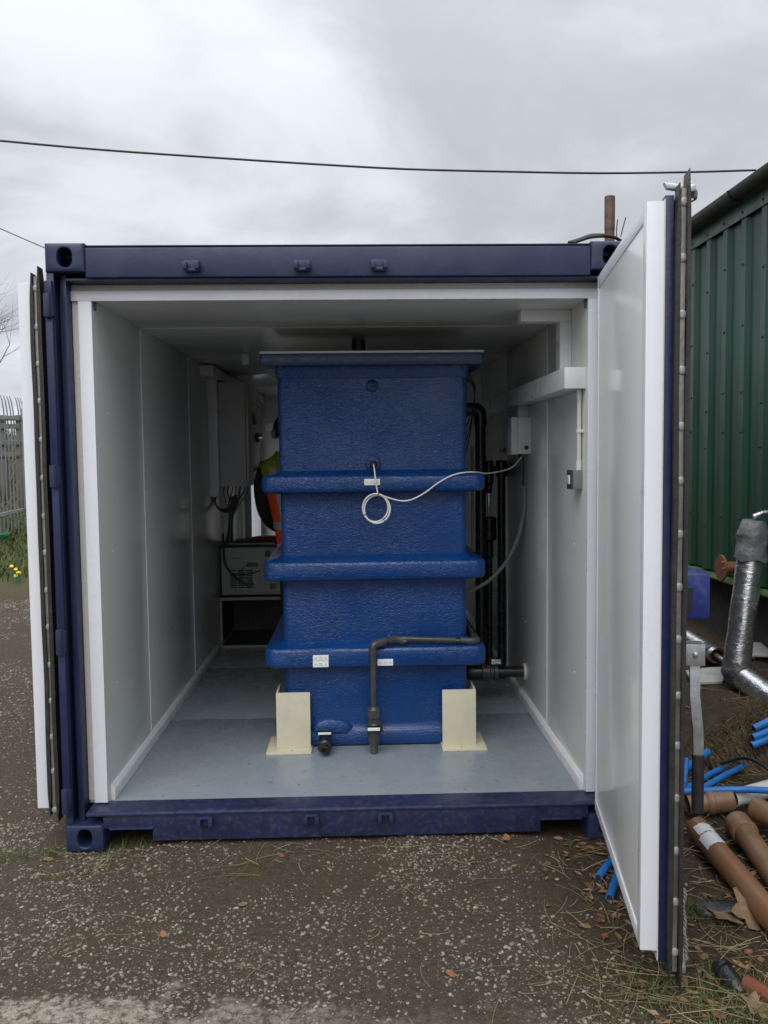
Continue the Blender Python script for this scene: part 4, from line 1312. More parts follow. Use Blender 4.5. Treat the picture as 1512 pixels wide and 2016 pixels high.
def arm(s, keys, edges, pre, grow=0.0, hand=True):
    sx = LE + s * 0.158
    pts = [('sh', (sx, 0.0, 1.455), 0.050), ('ua', (sx + s * 0.030, -0.01, 1.32), 0.046), ('el', (sx + s * 0.02, 0.03, 1.17), 0.042), ('fa', (sx - s * 0.02, 0.16, 1.07), 0.040), ('wr', (sx - s * 0.06, 0.27, 1.02), 0.029)]
    last = None
    for k, p, r in pts:
        keys[pre + k] = (p, r + grow)
        if last:
            edges.append((last, pre + k))
        last = pre + k
    if hand:
        hx, hy, hz = pts[-1][1]
        keys[pre + 'pm'] = ((hx - s * 0.01, hy + 0.055, hz - 0.012), (0.022, 0.038))
        edges.append((last, pre + 'pm'))
        for fi, (dx, l) in enumerate(((-0.030, 0.062), (-0.010, 0.075), (0.010, 0.070), (0.029, 0.055))):
            b = (hx - s * 0.015 + dx, hy + 0.095, hz - 0.018)
            m = (b[0], b[1] + l * 0.5, b[2] - 0.012)
            t = (b[0], b[1] + l * 0.85, b[2] - 0.040)
            for nm, q, r in (('b', b, .010), ('m', m, .009), ('t', t, .008)):
                keys[f'{pre}f{fi}{nm}'] = (q, r)
            edges += [(pre + 'pm', f'{pre}f{fi}b'), (f'{pre}f{fi}b', f'{pre}f{fi}m'), (f'{pre}f{fi}m', f'{pre}f{fi}t')]
        q1 = (hx - s * 0.055, hy + 0.05, hz - 0.015)
        q2 = (hx - s * 0.070, hy + 0.085, hz - 0.030)
        keys[pre + 'th1'] = (q1, .012)
        keys[pre + 'th2'] = (q2, .009)
        edges += [(pre + 'pm', pre + 'th1'), (pre + 'th1', pre + 'th2')]


kb, eb = {}, []
kb['pelvis'] = ((0.01, 0, 0.95), (0.15, 0.11))
for k, p, r, a in (('waist', (-0.03, 0, 1.10), (0.135, 0.10), 'pelvis'), ('chest', (-0.07, 0, 1.32), (0.16, 0.115), 'waist'), ('up', (LE, 0, 1.46), (0.12, 0.085), 'chest'),
                   ('neck', (LE, 0.012, 1.555), (0.058, 0.058), 'up'), ('jaw', (LE, 0.025, 1.63), (0.066, 0.078), 'neck'), ('skull', (LE, 0.012, 1.72), (0.076, 0.094), 'jaw'), ('crown', (LE, 0.0, 1.79), (0.055, 0.065), 'skull')):
    kb[k] = (p, r)
    eb.append((a, k))
for s, pre in ((-1, 'l'), (1, 'r')):
    arm(s, kb, eb, pre)
    eb.append(('up', pre + 'sh'))
    x = s * 0.10
    for k, p, r, a in ((pre + 'hip', (x, 0, 0.88), 0.088, 'pelvis'), (pre + 'kn', (x * 1.1, 0.01, 0.50), 0.058, pre + 'hip'), (pre + 'an', (x * 1.15, -0.02, 0.10), 0.040, pre + 'kn'), (pre + 'to', (x * 1.2, 0.12, 0.04), 0.035, pre + 'an')):
        kb[k] = (p, r)
        eb.append((a, k))
body = skin_mesh('body', kb, eb, 'skin', per)
kj, ej = {}, []
kj['pelvis'] = ((0.005, 0, 0.93), (0.175, 0.135))
for k, p, r, a in (('waist', (-0.03, 0, 1.10), (0.165, 0.125), 'pelvis'), ('chest', (-0.07, 0, 1.32), (0.185, 0.135), 'waist'), ('up', (LE, 0, 1.44), (0.12, 0.09), 'chest'), ('coll', (LE, 0.008, 1.545), (0.072, 0.070), 'up')):
    kj[k] = (p, r)
    ej.append((a, k))
for s, pre in ((-1, 'l'), (1, 'r')):
    arm(s, kj, ej, pre, 0.012, False)
    ej.append(('up', pre + 'sh'))
skin_mesh('jacket', kj, ej, 'jacket', per)


def ering(cx, cy, rx_, ry, z, n=28, dip=0.0):
    return [(PXc + cx + rx_ * math.copysign(abs(math.cos(a)) ** .8, math.cos(a)), PYc + cy + ry * math.copysign(abs(math.sin(a)) ** .8, math.sin(a)), ZF + z) for a in [2 * PI * k / n for k in range(n)]]


def lerp_ring(z):
    T = [(0.84, 0.005, 0.205, 0.160), (0.95, 0.0, 0.203, 0.160), (1.10, -0.03, 0.197, 0.156), (1.28, -0.062, 0.205, 0.162), (1.40, -0.10, 0.195, 0.150), (1.475, -0.112, 0.200, 0.125), (1.505, -0.115, 0.165, 0.105), (1.53, -0.115, 0.105, 0.095), (1.565, -0.115, 0.085, 0.086)]
    for (z0, c0_, a0_, b0_), (z1, c1_, a1_, b1_) in zip(T, T[1:]):
        if z0 <= z <= z1:
            t = (z - z0) / (z1 - z0)
            return c0_ + (c1_ - c0_) * t, a0_ + (a1_ - a0_) * t, b0_ + (b1_ - b0_) * t
    return T[-1][1:]


def vest(name, z0, z1, mat, parent, grow=0.0, n=8):
    rr = []
    for i in range(n + 1):
        z = z0 + (z1 - z0) * i / n
        c, a, b = lerp_ring(z)
        rr.append(ering(c, 0, a + grow, b + grow, z))
    return part(name, MB().loft(rr, False), mat, parent, angle=80)


vs_ = vest('vest', 0.84, 1.375, 'hi_vis_orange', per, 0, 14)
vest('vest_yoke', 1.375, 1.565, 'hi_vis_yellow', vs_, 0.001, 8)
vest('reflective_band', 1.04, 1.09, 'reflective', vs_, 0.003, 3)
vest('reflective_band', 0.90, 0.945, 'reflective', vs_, 0.003, 3)
for s in (-1, 1):
    pts = []
    for i in range(9):
        z = 1.10 + (1.50 - 1.10) * i / 8
        c, a, b = lerp_ring(z)
        pts.append((c, a, b, z))
    for yy in (-1, 1):
        rr = []
        for c, a, b, z in pts:
            x0, x1 = c + s * 0.080, c + s * 0.128
            yy0 = lambda x: yy * (b + 0.004) * max(0.05, 1 - (abs(x - c) / (a + .004)) ** 2.5) ** 0.4
            rr.append([(PXc + x0, PYc + yy0(x0), ZF + z), (PXc + x1, PYc + yy0(x1), ZF + z), (PXc + x1, PYc + yy0(x1) * .97, ZF + z), (PXc + x0, PYc + yy0(x0) * .97, ZF + z)])
        part('reflective_brace', MB().loft(rr), 'reflective', vs_, angle=60)
kt, et = {}, []
kt['pelvis'] = ((0.01, 0, 0.90), (0.165, 0.125))
for s, pre in ((-1, 'l'), (1, 'r')):
    x = s * 0.10
    last = 'pelvis'
    for k, p, r in ((pre + 'hip', (x, 0, 0.80), 0.105), (pre + 'kn', (x * 1.1, 0.01, 0.48), 0.080), (pre + 'an', (x * 1.15, -0.02, 0.09), 0.070)):
        kt[k] = (p, r)
        et.append((last, k))
        last = k
skin_mesh('trousers', kt, et, 'trouser', per)
for s in (-1, 1):
    bt = MB().loft([[(PXc + s * 0.118 + w * math.cos(a), PYc + 0.035 + l * math.sin(a), ZF + z) for a in [2 * PI * k / 18 for k in range(18)]] for w, l, z in ((.048, .135, .0006), (.052, .140, .025), (.050, .13, .055), (.048, .085, .10), (.046, .06, .14))])
    part('boot', bt, 'black_plastic', per, angle=60)
# head: hair cap, ears, nose, eyes, ear defenders
hc = (PXc + LE, PYc + 0.008, ZF + 1.715)
rr = []
for j in range(10):
    ph = PI * (0.02 + 0.60 * j / 9)
    rr.append([(hc[0] + 0.086 * math.sin(ph) * math.cos(a), hc[1] - 0.010 + 0.104 * math.sin(ph) * math.sin(a) * (0.86 if math.sin(a) > 0 else 1), hc[2] + 0.005 + 0.100 * math.cos(ph) - (0.03 if math.sin(a) < 0 else -0.02) * (j / 9) ** 2) for a in [2 * PI * k / 24 for k in range(24)]])
part('hair', MB().loft(rr, True), 'hair', per, angle=80)
for s in (-1, 1):
    part('ear_defender', lathe([(0.030, 0), (0.036, 0.008), (0.034, 0.026), (0.02, 0.034)], (hc[0] + s * 0.078, hc[1], hc[2] - 0.03), (s, 0, 0), 18), 'grey_plastic', per)
    part('eye', lathe([(0.009, -0.004), (0.010, 0), (0.006, 0.005)], (hc[0] + s * 0.030, hc[1] + 0.088, hc[2] - 0.02), (0, 1, 0), 12), 'plate_white', per)
part('headband', tube([(hc[0] + 0.096 * math.cos(a), hc[1], hc[2] - 0.02 + 0.125 * math.sin(a)) for a in [PI * k / 16 for k in range(17)]], 0.009, 8), 'black_plastic', per)
part('nose', MB().loft([[(hc[0] + w * math.cos(a), hc[1] + y + d_ * math.sin(a), hc[2] + z) for a in [2 * PI * k / 10 for k in range(10)]] for w, d_, y, z in ((.007, .008, .085, -.015), (.011, .014, .095, -.045), (.015, .016, .094, -.056), (.008, .008, .088, -.063))]), 'skin', per, angle=80)
part('mouth', box(hc[0] - 0.022, hc[0] + 0.022, hc[1] + 0.07, hc[1] + 0.0955, hc[2] - 0.092, hc[2] - 0.086), 'red_plastic', per, 0.002)

# ------------------------------------------------------------------ pole, roof cables and wires
pq = at(1200, 471, Y=0.62)
pole = thing('scaffold_pole', 'rusty steel scaffold pole standing beside the container behind the open door', 'pole', (pq.x, 0.62, 0.0))
ztop = at(1200, 387, Y=0.62).z
mb = MB().lathe([(0.0242, gh(pq.x, .62) - .02), (0.0242, ztop), (0.0200, ztop), (0.0200, ztop - 0.15)], (pq.x, 0.62, 0), (0, 0, 1), 18)
part('tube', mb, 'rusty_pole', pole)
part('sleeve', lathe([(0.0254, ztop - 0.16), (0.0254, ztop - 0.002)], (pq.x, 0.62, 0), (0, 0, 1), 18), 'rusty_pole', pole)
rc = thing('roof_cable', 'dark cable looped on the container roof beside the right corner casting', 'cable', (0.95, 0.15, 2.58))
for k in range(3):
    pts = [at(1128 - 4 * k, 478, Y=0.16), at(1142, 473 - k, Y=0.17 + .02 * k), at(1162, 467 - 1.5 * k, Y=0.20 + .02 * k), at(1185, 465 - k, Y=0.24), at(1208, 467, Y=0.28), at(1222, 474, Y=0.34)]
    part('cable', tube(smooth_path(pts, 5), 0.0075, 8), 'wire_brown', rc)
part('cable_end', tube(smooth_path([at(1214, 470, Y=0.4), at(1214, 450, Y=0.4), at(1216, 432, Y=0.4)], 4), 0.0026, 6), 'wire_brown', rc)
part('cable_end', tube(smooth_path([at(1222, 466, Y=0.42), at(1227, 446, Y=0.42), at(1232, 428, Y=0.42)], 4), 0.0026, 6), 'wire_brown', rc)

pts = [at(px, py, Y=2.78) for px, py in ((1488, 335), (1350, 339), (1180, 341), (1000, 338), (800, 333), (600, 322), (400, 309), (200, 295), (0, 277))]
s_ = pts[-1] - pts[-2]
for k in range(1, 16):
    s_ = s_ + Vector((0, 0, 0.012))
    pts.append(pts[-1] + s_)
single('overhead_cable', tube(smooth_path(pts, 3), 0.0080, 8), 'wire_brown', 'thick dark overhead cable sagging across the grey sky to the green shed', 'cable', pts[0])
a_, b_ = at(0, 450, Y=13), at(85, 487, Y=13)
pts = [a_ + (b_ - a_) * t for t in [-6 + 0.8 * k for k in range(16)]]
for k, p in enumerate(pts):
    p.z += 0.004 * (k - 8) ** 2
single('overhead_wire', tube(pts, 0.010, 6), 'wire_brown', 'thin overhead wire slanting down behind the container corner at left', 'wire', pts[0])

# ------------------------------------------------------------------ green shed
SX = 3.10
ZB, ZE = 0.69, 3.57
shed = thing('green_shed', 'dark green corrugated metal shed with black gutter to the right of the container', 'shed', (SX + 2, 4, 0))
PITCH_ = 0.3333


def sheet_mesh():
    mb = MB()
    prof = []
    for k in range(3):
        y = k * PITCH_
        prof += [(y, 0.0), (y + 0.036, -0.003), (y + 0.105, 0.0), (y + 0.128, 0.0), (y + 0.155, -0.034), (y + 0.232, -0.034), (y + 0.262, 0.0)]
    prof.append((1.0, 0.0))
    # ribs stand outwards, towards -X
    n = len(prof)
    mb.v = [(x, y, z) for z in (ZB, ZE) for y, x in prof]
    mb.f = [(i, i + 1, n + i + 1, n + i) for i in range(n - 1)]
    return mesh_of(mb, 0, True, 12, 'cladding_sheet')


sm = sheet_mesh()
sm.materials.append(MATS['shed_green'])
for i in range(13):
    link('cladding_sheet', sm, None, shed, Vector((SX + 0.0006 * (i % 2), -2.52 + i, 0)) - shed.location)
part('eave_flashing', box(SX - 0.045, SX - 0.040, -2.5, 10.45, 3.50, 3.61), 'shed_trim', shed, 0.001)
part('drip_flashing', MB().prism([(SX - 0.05, ZB - 0.02), (SX - 0.066, ZB - 0.045), (SX - 0.066, ZB - 0.055), (SX + 0.10, ZB - 0.055), (SX + 0.10, ZB - 0.02)], 'y', -2.5, 10.45), 'mossy_trim', shed, 0.001)
part('plinth', box(SX + 0.12, SX + 0.40, -2.5, 10.4, -0.10, ZB - 0.056), 'plinth', shed)
part('inner_wall', box(SX + 0.02, SX + 0.10, -2.5, 10.4, ZB, 3.60), 'plinth', shed)
gt = []
for k in range(13):
    a = PI + PI * k / 12
    gt.append((SX - 0.115 + 0.072 * math.cos(a), 3.69 + 0.075 * math.sin(a)))
gt += [(SX - 0.048, 3.69), (SX - 0.115 + 0.066 * math.cos(2 * PI - .05), 3.687)]
gt += [(SX - 0.115 + 0.064 * math.cos(a), 3.69 + 0.067 * math.sin(a)) for a in [2 * PI - PI * k / 12 for k in range(1, 13)]]
part('gutter', MB().prism(gt, 'y', -2.6, 10.5), 'gutter_black', shed, angle=40)
for i in range(13):
    y = -2.05 + i
    mb = tube([(SX - 0.115 + 0.078 * math.cos(a), y, 3.69 + 0.081 * math.sin(a)) for a in [PI + PI * k / 10 for k in range(11)]], 0.006, 6)
    part('gutter_bracket', mb, 'gutter_black', shed)
part('roof', MB().prism([(SX - 0.11, 3.705), (SX - 0.11, 3.745), (SX + 6.0, 4.64), (SX + 6.0, 4.60)], 'y', -2.6, 10.5), 'shed_trim', shed)
part('gable_wall', MB().prism([(SX + 0.11, -0.05), (SX + 0.11, 3.70), (SX + 5.9, 4.59), (SX + 5.9, -0.05)], 'y', 10.3, 10.4), 'shed_green', shed)
sc = MB()
for i in range(39):
    y = -2.52 + i * PITCH_ + 0.194
    for z in (1.05, 1.75, 2.05, 2.55, 3.05):
        zz = z + rnd.uniform(-.02, .02) + (0.12 if i % 3 else 0)
        sc.lathe([(0.011, 0), (0.010, -0.005), (0.005, -0.009)], (SX - 0.0345, y + rnd.uniform(-.01, .01), zz), (1, 0, 0), 8)
    sc.lathe([(0.012, 0), (0.010, -0.005), (0.005, -0.009)], (SX - 0.0455, y, 3.545), (1, 0, 0), 8)
o = part('cladding_screws', sc, 'gutter_black', shed)
o['kind'] = 'stuff'
# rusty flange on a stub through the shed wall
fq = at(1420, 1118, X=SX - 0.16)
fl = thing('pipe_flange', 'rusty round pipe flange sticking out of the green shed wall', 'flange', (SX, fq.y, fq.z))
mb = MB().lathe([(0.102, 0), (0.105, 0.004), (0.105, 0.016), (0.10, 0.02)], (SX - 0.17, fq.y, fq.z), (1, 0.0, 0), 28)
part('disc', mb, 'rust', fl, angle=30)
part('stub', lathe([(0.048, 0.018), (0.048, 0.21)], (SX - 0.17, fq.y, fq.z), (1, 0, 0), 18), 'rust', fl)
for k in range(2):
    a = PI * 0.75 + 0.7 * k
    part('bolt', lathe([(0.008, 0.001), (0.008, -0.010)], (SX - 0.17, fq.y + 0.075 * math.cos(a), fq.z + 0.075 * math.sin(a)), (1, 0, 0), 6), 'galvanised', fl)

# ------------------------------------------------------------------ silver ducts by the shed
def crumple(mb, amp, sc_):
    out = []
    for x, y, z in mb.v:
        n_ = mnoise.noise_vector(Vector((x * sc_, y * sc_, z * sc_)))
        out.append((x + n_.x * amp, y + n_.y * amp, z + n_.z * amp))
    mb.v = out
    return mb


def on_ground(px, py, lift=0.0, it=4):
    z = 0.0
    for _ in range(it):
        p_ = at(px, py, Z=z + lift)
        z = gh(p_.x, p_.y)
    return Vector((p_.x, p_.y, z))


ebase = on_ground(1448, 1325, 0.11)
ebase.z += 0.115
etop = at(1478, 1095, Y=ebase.y + .06)
dz = gh(ebase.x, ebase.y)
duct = thing('foil_duct', 'foil wrapped silver duct standing upright against the shed with grey taped top', 'duct', (ebase.x, ebase.y, dz))
axd = (etop - ebase)
part('upright', crumple(tube([ebase + axd * (k / 16) for k in range(17)], 0.088, 24), 0.006, 9), 'foil', duct, angle=60)
t1, t2 = etop, at(1486, 1022, Y=etop.y)
sock = [t1 - axd * 0.03 + (t2 - t1) * (k / 10) * 1.03 for k in range(11)]
part('tape_sleeve', crumple(tube(sock, 0.11, 26, radii=[0.104, .106, .102, .099, .097, .096, .096, .096, .094, .088, .074]), 0.022, 14), 'grey_tape', duct, angle=60)
e2 = at(1540, 1392, Y=ebase.y - 0.35)
part('elbow', crumple(tube(bend([ebase + axd * 0.10, ebase, ebase + (e2 - ebase) * 0.20], 0.10, 8), 0.095, 24), 0.020, 16), 'tape_dark', duct, angle=60)
part('lower_run', crumple(tube([ebase + (e2 - ebase) * (0.16 + 1.0 * k / 14) for k in range(15)], 0.088, 24), 0.006, 9), 'foil', duct, angle=60)
fx_ = [t2 + Vector((-0.01 + 0.012 * k, 0.0, 0.015 + 0.03 * math.sin(min(1, k / 9) * PI / 2))) for k in range(34)]
part('flexible_hose', tube(fx_, 0.02, 12, radii=[0.021 if k % 2 else 0.015 for k in range(34)]), 'foil', duct, angle=60)
pa, pb_ = at(1330, 1240, Y=3.25), at(1412, 1292, Y=2.55)
lp = thing('lagged_pipe', 'foil lagged pipe lying on the ground with rusty open end', 'pipe', pb_)
part('lagging', crumple(tube([pa + (pb_ - pa) * (k / 14) for k in range(-4, 15)], 0.062, 18, caps=False), 0.004, 12), 'foil', lp, angle=60)
ddr = (pb_ - pa).normalized()
part('liner', MB().lathe([(0.057, -0.25), (0.057, 0.0), (0.050, 0.0), (0.048, -0.2)], pb_ - ddr * 0.004, ddr, 18), 'rust', lp)
part('inner_tube', tube([pb_ - ddr * 0.25, pb_ + ddr * 0.12], 0.018, 10), 'galvanised', lp)
part('tape_band', MB().lathe([(0.064, -0.16), (0.066, -0.15), (0.066, -0.06), (0.064, -0.05)], pb_, ddr, 18), 'tape_dark', lp)


sl = on_ground(1392, 1342)
slab = MB().prism([(-.14, -.11), (.06, -.13), (.10, -.06), (.16, .09), (.05, .10), (-.13, .08)], 'z', -0.006, 0.012)
slab.v = [(x, y * .9, z + 0.22 * y + 0.06 * x) for x, y, z in slab.v]
slab.v = [(x + sl.x, y + sl.y, z + sl.z + 0.045) for x, y, z in slab.v]
single('broken_board', slab, 'grey_board', 'broken grey board scrap lying below the silver duct', 'board', (sl.x, sl.y, sl.z), 0.003)
s2 = on_ground(1500, 1310)
sl2 = MB().prism([(-.2, -.10), (.2, -.14), (.25, .1), (-.1, .14)], 'z', 0, 0.014)
sl2.v = [(x + s2.x + .15, y + s2.y + .25, z + s2.z + 0.05 + .2 * y) for x, y, z in sl2.v]
single('board_offcut', sl2, 'grey_board', 'pale grey board offcut behind the duct elbow at the right edge', 'board', (s2.x, s2.y, s2.z), 0.003)

# ------------------------------------------------------------------ pipes lying on the right
def hollow(p0, p1, r, wall, seg=22, sag=0.0, n=8):
    """open-ended pipe between two points"""
    mb = MB()
    ax_ = (p1 - p0)
    a = ax_.normalized().orthogonal().normalized()
    b = ax_.normalized().cross(a)
    rings = []
    def ring(t, rad):
        c = p0 + ax_ * t - Vector((0, 0, sag * 4 * t * (1 - t)))
        return [c + (a * math.cos(2 * PI * k / seg) + b * math.sin(2 * PI * k / seg)) * rad for k in range(seg)]
    for k in range(n + 1):
        rings.append(ring(k / n, r))
    for k in range(n, -1, -1):
        rings.append(ring(k / n, r - wall))
    rings.append(rings[0])
    return mb.loft(rings, False)


def pipe_thing(name, label, p0, p1, r, wall, mat, socket=None, group=None):
    t = thing(name, label, 'pipe', (p0 + p1) / 2 - Vector((0, 0, r)), group)
    part('tube', hollow(p0, p1, r, wall), mat, t, angle=40)
    if socket:
        ax_ = (p1 - p0).normalized()
        c = p0 if socket > 0 else p1
        part('socket', MB().lathe([(r + .001, 0), (r + .009, .004), (r + .010, .03), (r + .008, .034), (r + .008, .09), (r + .012, .095), (r + .012, .110), (r + .004, .125)], c, ax_ * (1 if socket > 0 else -1), 22), mat, t, angle=30)
    return t


RP = 0.048


def gp(px, py, r, extra=0.0):
    p_ = on_ground(px, py, r)
    return Vector((p_.x, p_.y, p_.z + r + extra))


A0, A1 = gp(1372, 1638, RP, .02), gp(1510, 1795, RP)
A1 = A0 + (A1 - A0) * 1.5
pA = pipe_thing('drain_pipe', 'brown plastic drainage pipe with torn white stickers lying nearest the open door', A0, A1, RP, 0.004, 'brown_pipe')
axA = (A1 - A0).normalized()
LA = (A1 - A0).length


def sticker(t0, t1, a0_, a1_, nm='sticker'):
    mb = MB()
    up = Vector((0, 0, 1))
    side = axA.cross(up).normalized()
    upn = side.cross(axA)
    n, m_ = 10, 14
    vs2, fs2 = [], []
    for i in range(n + 1):
        for j in range(m_ + 1):
            a = a0_ + (a1_ - a0_) * j / m_
            jag = mnoise.noise(Vector((j * .6, t0 * 40, 0))) * 0.012 if i in (0, n) else 0
            vs2.append(A0 + axA * (t0 + (t1 - t0) * i / n + jag) + (side * math.cos(a) + upn * math.sin(a)) * (RP + 0.0012))
    for i in range(n):
        for j in range(m_):
            q = i * (m_ + 1) + j
            fs2.append((q, q + 1, q + m_ + 2, q + m_ + 1))
    mb.add(vs2, fs2)
    part(nm, mb, 'sticker', pA, angle=60)


sticker(0.055, 0.125, 0.6, 3.0)
sticker(0.132, 0.225, 0.35, 2.9)
B0, B1 = gp(1452, 1625, RP, .01), gp(1530, 1730, RP)
pipe_thing('drain_pipe', 'tan brown drainage pipe with a socketed end lying behind the stickered pipe', B0, B0 + (B1 - B0) * 1.6, RP, 0.004, 'tan_pipe', 1)
C0, C1 = gp(1352, 1592, 0.045, .02), gp(1440, 1585, 0.045, .03)
pipe_thing('pipe_coupling', 'dirty beige pipe coupling joined to the white pipe end', C0, C1, 0.048, 0.004, 'tan_pipe', -1)
W1 = gp(1530, 1566, 0.04, .05)
pipe_thing('waste_pipe', 'white plastic pipe with a brown underside lying across the rubble', C1 + (W1 - C1).normalized() * .004, C1 + (W1 - C1) * 1.5, 0.040, 0.003, 'white_pipe')
E0, E1 = gp(1470, 1650, 0.05, .0), gp(1530, 1625, .05)
pipe_thing('drain_pipe', 'short muddy tan pipe stub at the right edge under the blue pipe', gp(1488, 1612, .05, .05), gp(1545, 1640, .05, .04), 0.05, 0.004, 'tan_pipe')
O0, O1 = gp(1468, 1928, 0.03), gp(1530, 1962, 0.03)
pipe_thing('orange_pipe', 'orange pipe end poking in beside the black fitting', O0 - Vector((0, 0, .012)), O0 + (O1 - O0) * 3 - Vector((0, 0, .012)), 0.026, 0.003, 'orange_pipe')


def blue(pxs, label, r=0.0155, lifts=None, mat='blue_pipe', name='blue_pipe', n=6):
    P = []
    for i, (px, py) in enumerate(pxs):
        P.append(gp(px, py, r, lifts[i] if lifts else 0.0))
    path = smooth_path(P, n) if len(P) > 2 else [P[0] + (P[1] - P[0]) * (k / 6) for k in range(7)]
    t = thing(name, label, 'pipe', path[0] - Vector((0, 0, r)))
    d0, d1 = (path[0] - path[1]).normalized(), (path[-1] - path[-2]).normalized()
    part('tube', tube(path, r, 12), mat, t)
    part('bore', lathe([(r * .78, 0), (r * .78, 0.0012)], path[0], d0, 12), 'slot_dark', t)
    part('bore', lathe([(r * .78, 0), (r * .78, 0.0012)], path[-1], d1, 12), 'slot_dark', t)
    return t


blue([(1340, 1603), (1400, 1601), (1460, 1602), (1530, 1608), (1600, 1618)], 'bright blue water pipe lying straight across the brown pipes', 0.0155, [.11, .11, .115, .12, .12])
def bluey(pts3, label, r=0.0155, mat='blue_pipe', name='blue_pipe'):
    path = smooth_path([at(px, py, Y=Y) for px, py, Y in pts3], 6)
    t = thing(name, label, 'pipe', path[0] - Vector((0, 0, r)))
    part('tube', tube(path, r, 12), mat, t)
    part('bore', lathe([(r * .78, 0), (r * .78, 0.0012)], path[0], (path[0] - path[1]).normalized(), 12), 'slot_dark', t)
    part('bore', lathe([(r * .78, 0), (r * .78, 0.0012)], path[-1], (path[-1] - path[-2]).normalized(), 12), 'slot_dark', t)
    return t


bluey([(1330, 1592, .30), (1368, 1562, .40), (1400, 1542, .48), (1440, 1520, .60), (1490, 1497, .80)], 'blue water pipe rising to the right into the root mat', 0.0155)
bluey([(1345, 1556, .50), (1385, 1532, .58), (1415, 1516, .68), (1455, 1498, .85)], 'second blue pipe just above the one entering the root mat', 0.0155)
bluey([(1340, 1520, .62), (1368, 1500, .70), (1394, 1480, .78)], 'short blue pipe stub with open end beside the door handle', 0.019)
bluey([(1340, 1590, .38), (1347, 1540, .50), (1352, 1495, .62)], 'blue pipe tucked close behind the open door gaskets', 0.014)
bluey([(1480, 1468, .68), (1505, 1458, .69), (1545, 1444, .72), (1640, 1450, .80), (1760, 1520, .92)], 'lower blue pipe of the bundle sticking out of the mound at right', 0.019)
bluey([(1482, 1452, .70), (1508, 1442, .71), (1545, 1428, .74), (1640, 1432, .84), (1760, 1500, 1.0)], 'middle blue pipe of the bundle sticking out of the mound at right', 0.019)
bluey([(1484, 1434, .73), (1506, 1424, .74), (1545, 1408, .77), (1640, 1416, .90), (1760, 1480, 1.08)], 'uppermost blue pipe of the bundle sticking out of the mound at right', 0.019)
blue([(1178, 1728), (1196, 1706), (1240, 1655), (1290, 1610)], 'faded blue pipe stub poking out left of the open door', 0.0155, [0, .005, .02, .04])
blue([(1200, 1768), (1212, 1735), (1235, 1680), (1275, 1625)], 'bright blue pipe stub poking out beneath the open door', 0.0155, [0, .004, .02, .04])
blue([(1366, 1420), (1380, 1455), (1405, 1495)], 'black hose running down the soil behind the door handle', 0.008, [.03, .03, .02], 'wire_black', 'black_hose')
blue([(1420, 1508), (1465, 1530), (1500, 1560), (1540, 1600)], 'black hose curving over the white pipe at the right edge', 0.009, [.06, .10, .14, .13], 'wire_black', 'black_hose')

# black fitting in the grass
bf = on_ground(1442, 1945)
rings = []
for t, r, h in ((0, .022, .016), (.012, .030, .019), (.03, .033, .020), (.055, .031, .018), (.08, .028, .015), (.10, .024, .012), (.115, .013, .008)):
    c = bf + Vector((-0.015 + 0.32 * t, 0.07 - 0.93 * t, 0.022 - 0.30 * t + 0.5 * h))
    rings.append([c + Vector((math.cos(a) * r, 0.12 * math.sin(a) * r, math.sin(a) * r * 0.95)) for a in [2 * PI * k / 16 for k in range(16)]])
fit = thing('black_fitting', 'glossy black plastic pipe fitting half buried in grass near the camera', 'fitting', bf)
part('body', crumple(MB().loft(rings), 0.004, 30), 'asphalt_lump', fit, angle=50)
part('collar', lathe([(0.030, -.006), (0.034, 0), (0.032, .008)], rings[0][0] * 0.5 + rings[0][8] * 0.5 + Vector((.006, -.02, .0)), (0.32, -0.93, -0.1), 18), 'black_plastic', fit)
lump = on_ground(1440, 1792)
mb = crumple(MB().loft([[(lump.x + 0.16 * r * math.cos(a), lump.y + 0.05 * r * math.sin(a), lump.z + h) for a in [2 * PI * k / 18 for k in range(18)]] for r, h in ((1, -.01), (1.02, .008), (.8, .022), (.3, .03))]), 0.012, 18)
single('tarmac_lump', mb, 'asphalt_lump', 'flat dark lump of broken tarmac beside the brown pipe', 'rubble', lump, angle=70)

# ------------------------------------------------------------------ fence, bank things, tree
FX = -5.86
fy0 = 8.2
fence = thing('palisade_fence', 'grey steel palisade fence with splayed pointed tops beyond the container', 'fence', (FX, fy0, gh(FX, fy0)))
pl = MB()
prof = [(-0.026, 0.0), (-0.012, 0.008), (0.0, 0.010), (0.012, 0.008), (0.026, 0.0), (0.024, -0.003), (0.0, 0.006), (-0.024, -0.003)]
rings = [[(x_, y_, z) for y_, x_ in prof] for z in (0.03, 1.9)]
rings.append([(x_ + 0.008, y_, 2.15) for y_, x_ in prof])
rings.append([(x_ + 0.035, y_ * 0.8, 2.34) for y_, x_ in prof])
rings.append([(x_ + 0.06, y_ * 0.12, 2.42) for y_, x_ in prof])
pl.loft(rings)
pl_me = mesh_of(pl, 0, True, 30, 'pale')
pl_me.materials.append(MATS['fence_steel'])
for i in range(110):
    y = fy0 + 0.08 + 0.155 * i
    o = link('pale', pl_me, None, fence, Vector((FX - 0.03, y, gh(FX, y) - 0.02)) - fence.location)
    o.rotation_euler = (rnd.uniform(-.008, .008), rnd.uniform(-.008, .008), PI + rnd.uniform(-.03, .03))
for z in (0.42, 2.02):
    part('rail', MB().loft([[(FX + x_, y, gh(FX, y) + z + z_) for x_, z_ in ((-.025, -.025), (.03, -.025), (.03, .025), (-.025, .025))] for y in [fy0 + 0.7 * k for k in range(25)]]), 'fence_steel', fence, angle=20)
for i in range(7):
    y = fy0 + 0.6 + 2.75 * i
    part('post', box(FX + .031, FX + 0.12, y - 0.03, y + 0.03, gh(FX, y) - 0.2, gh(FX, y) + 2.2), 'fence_steel', fence, 0.004)

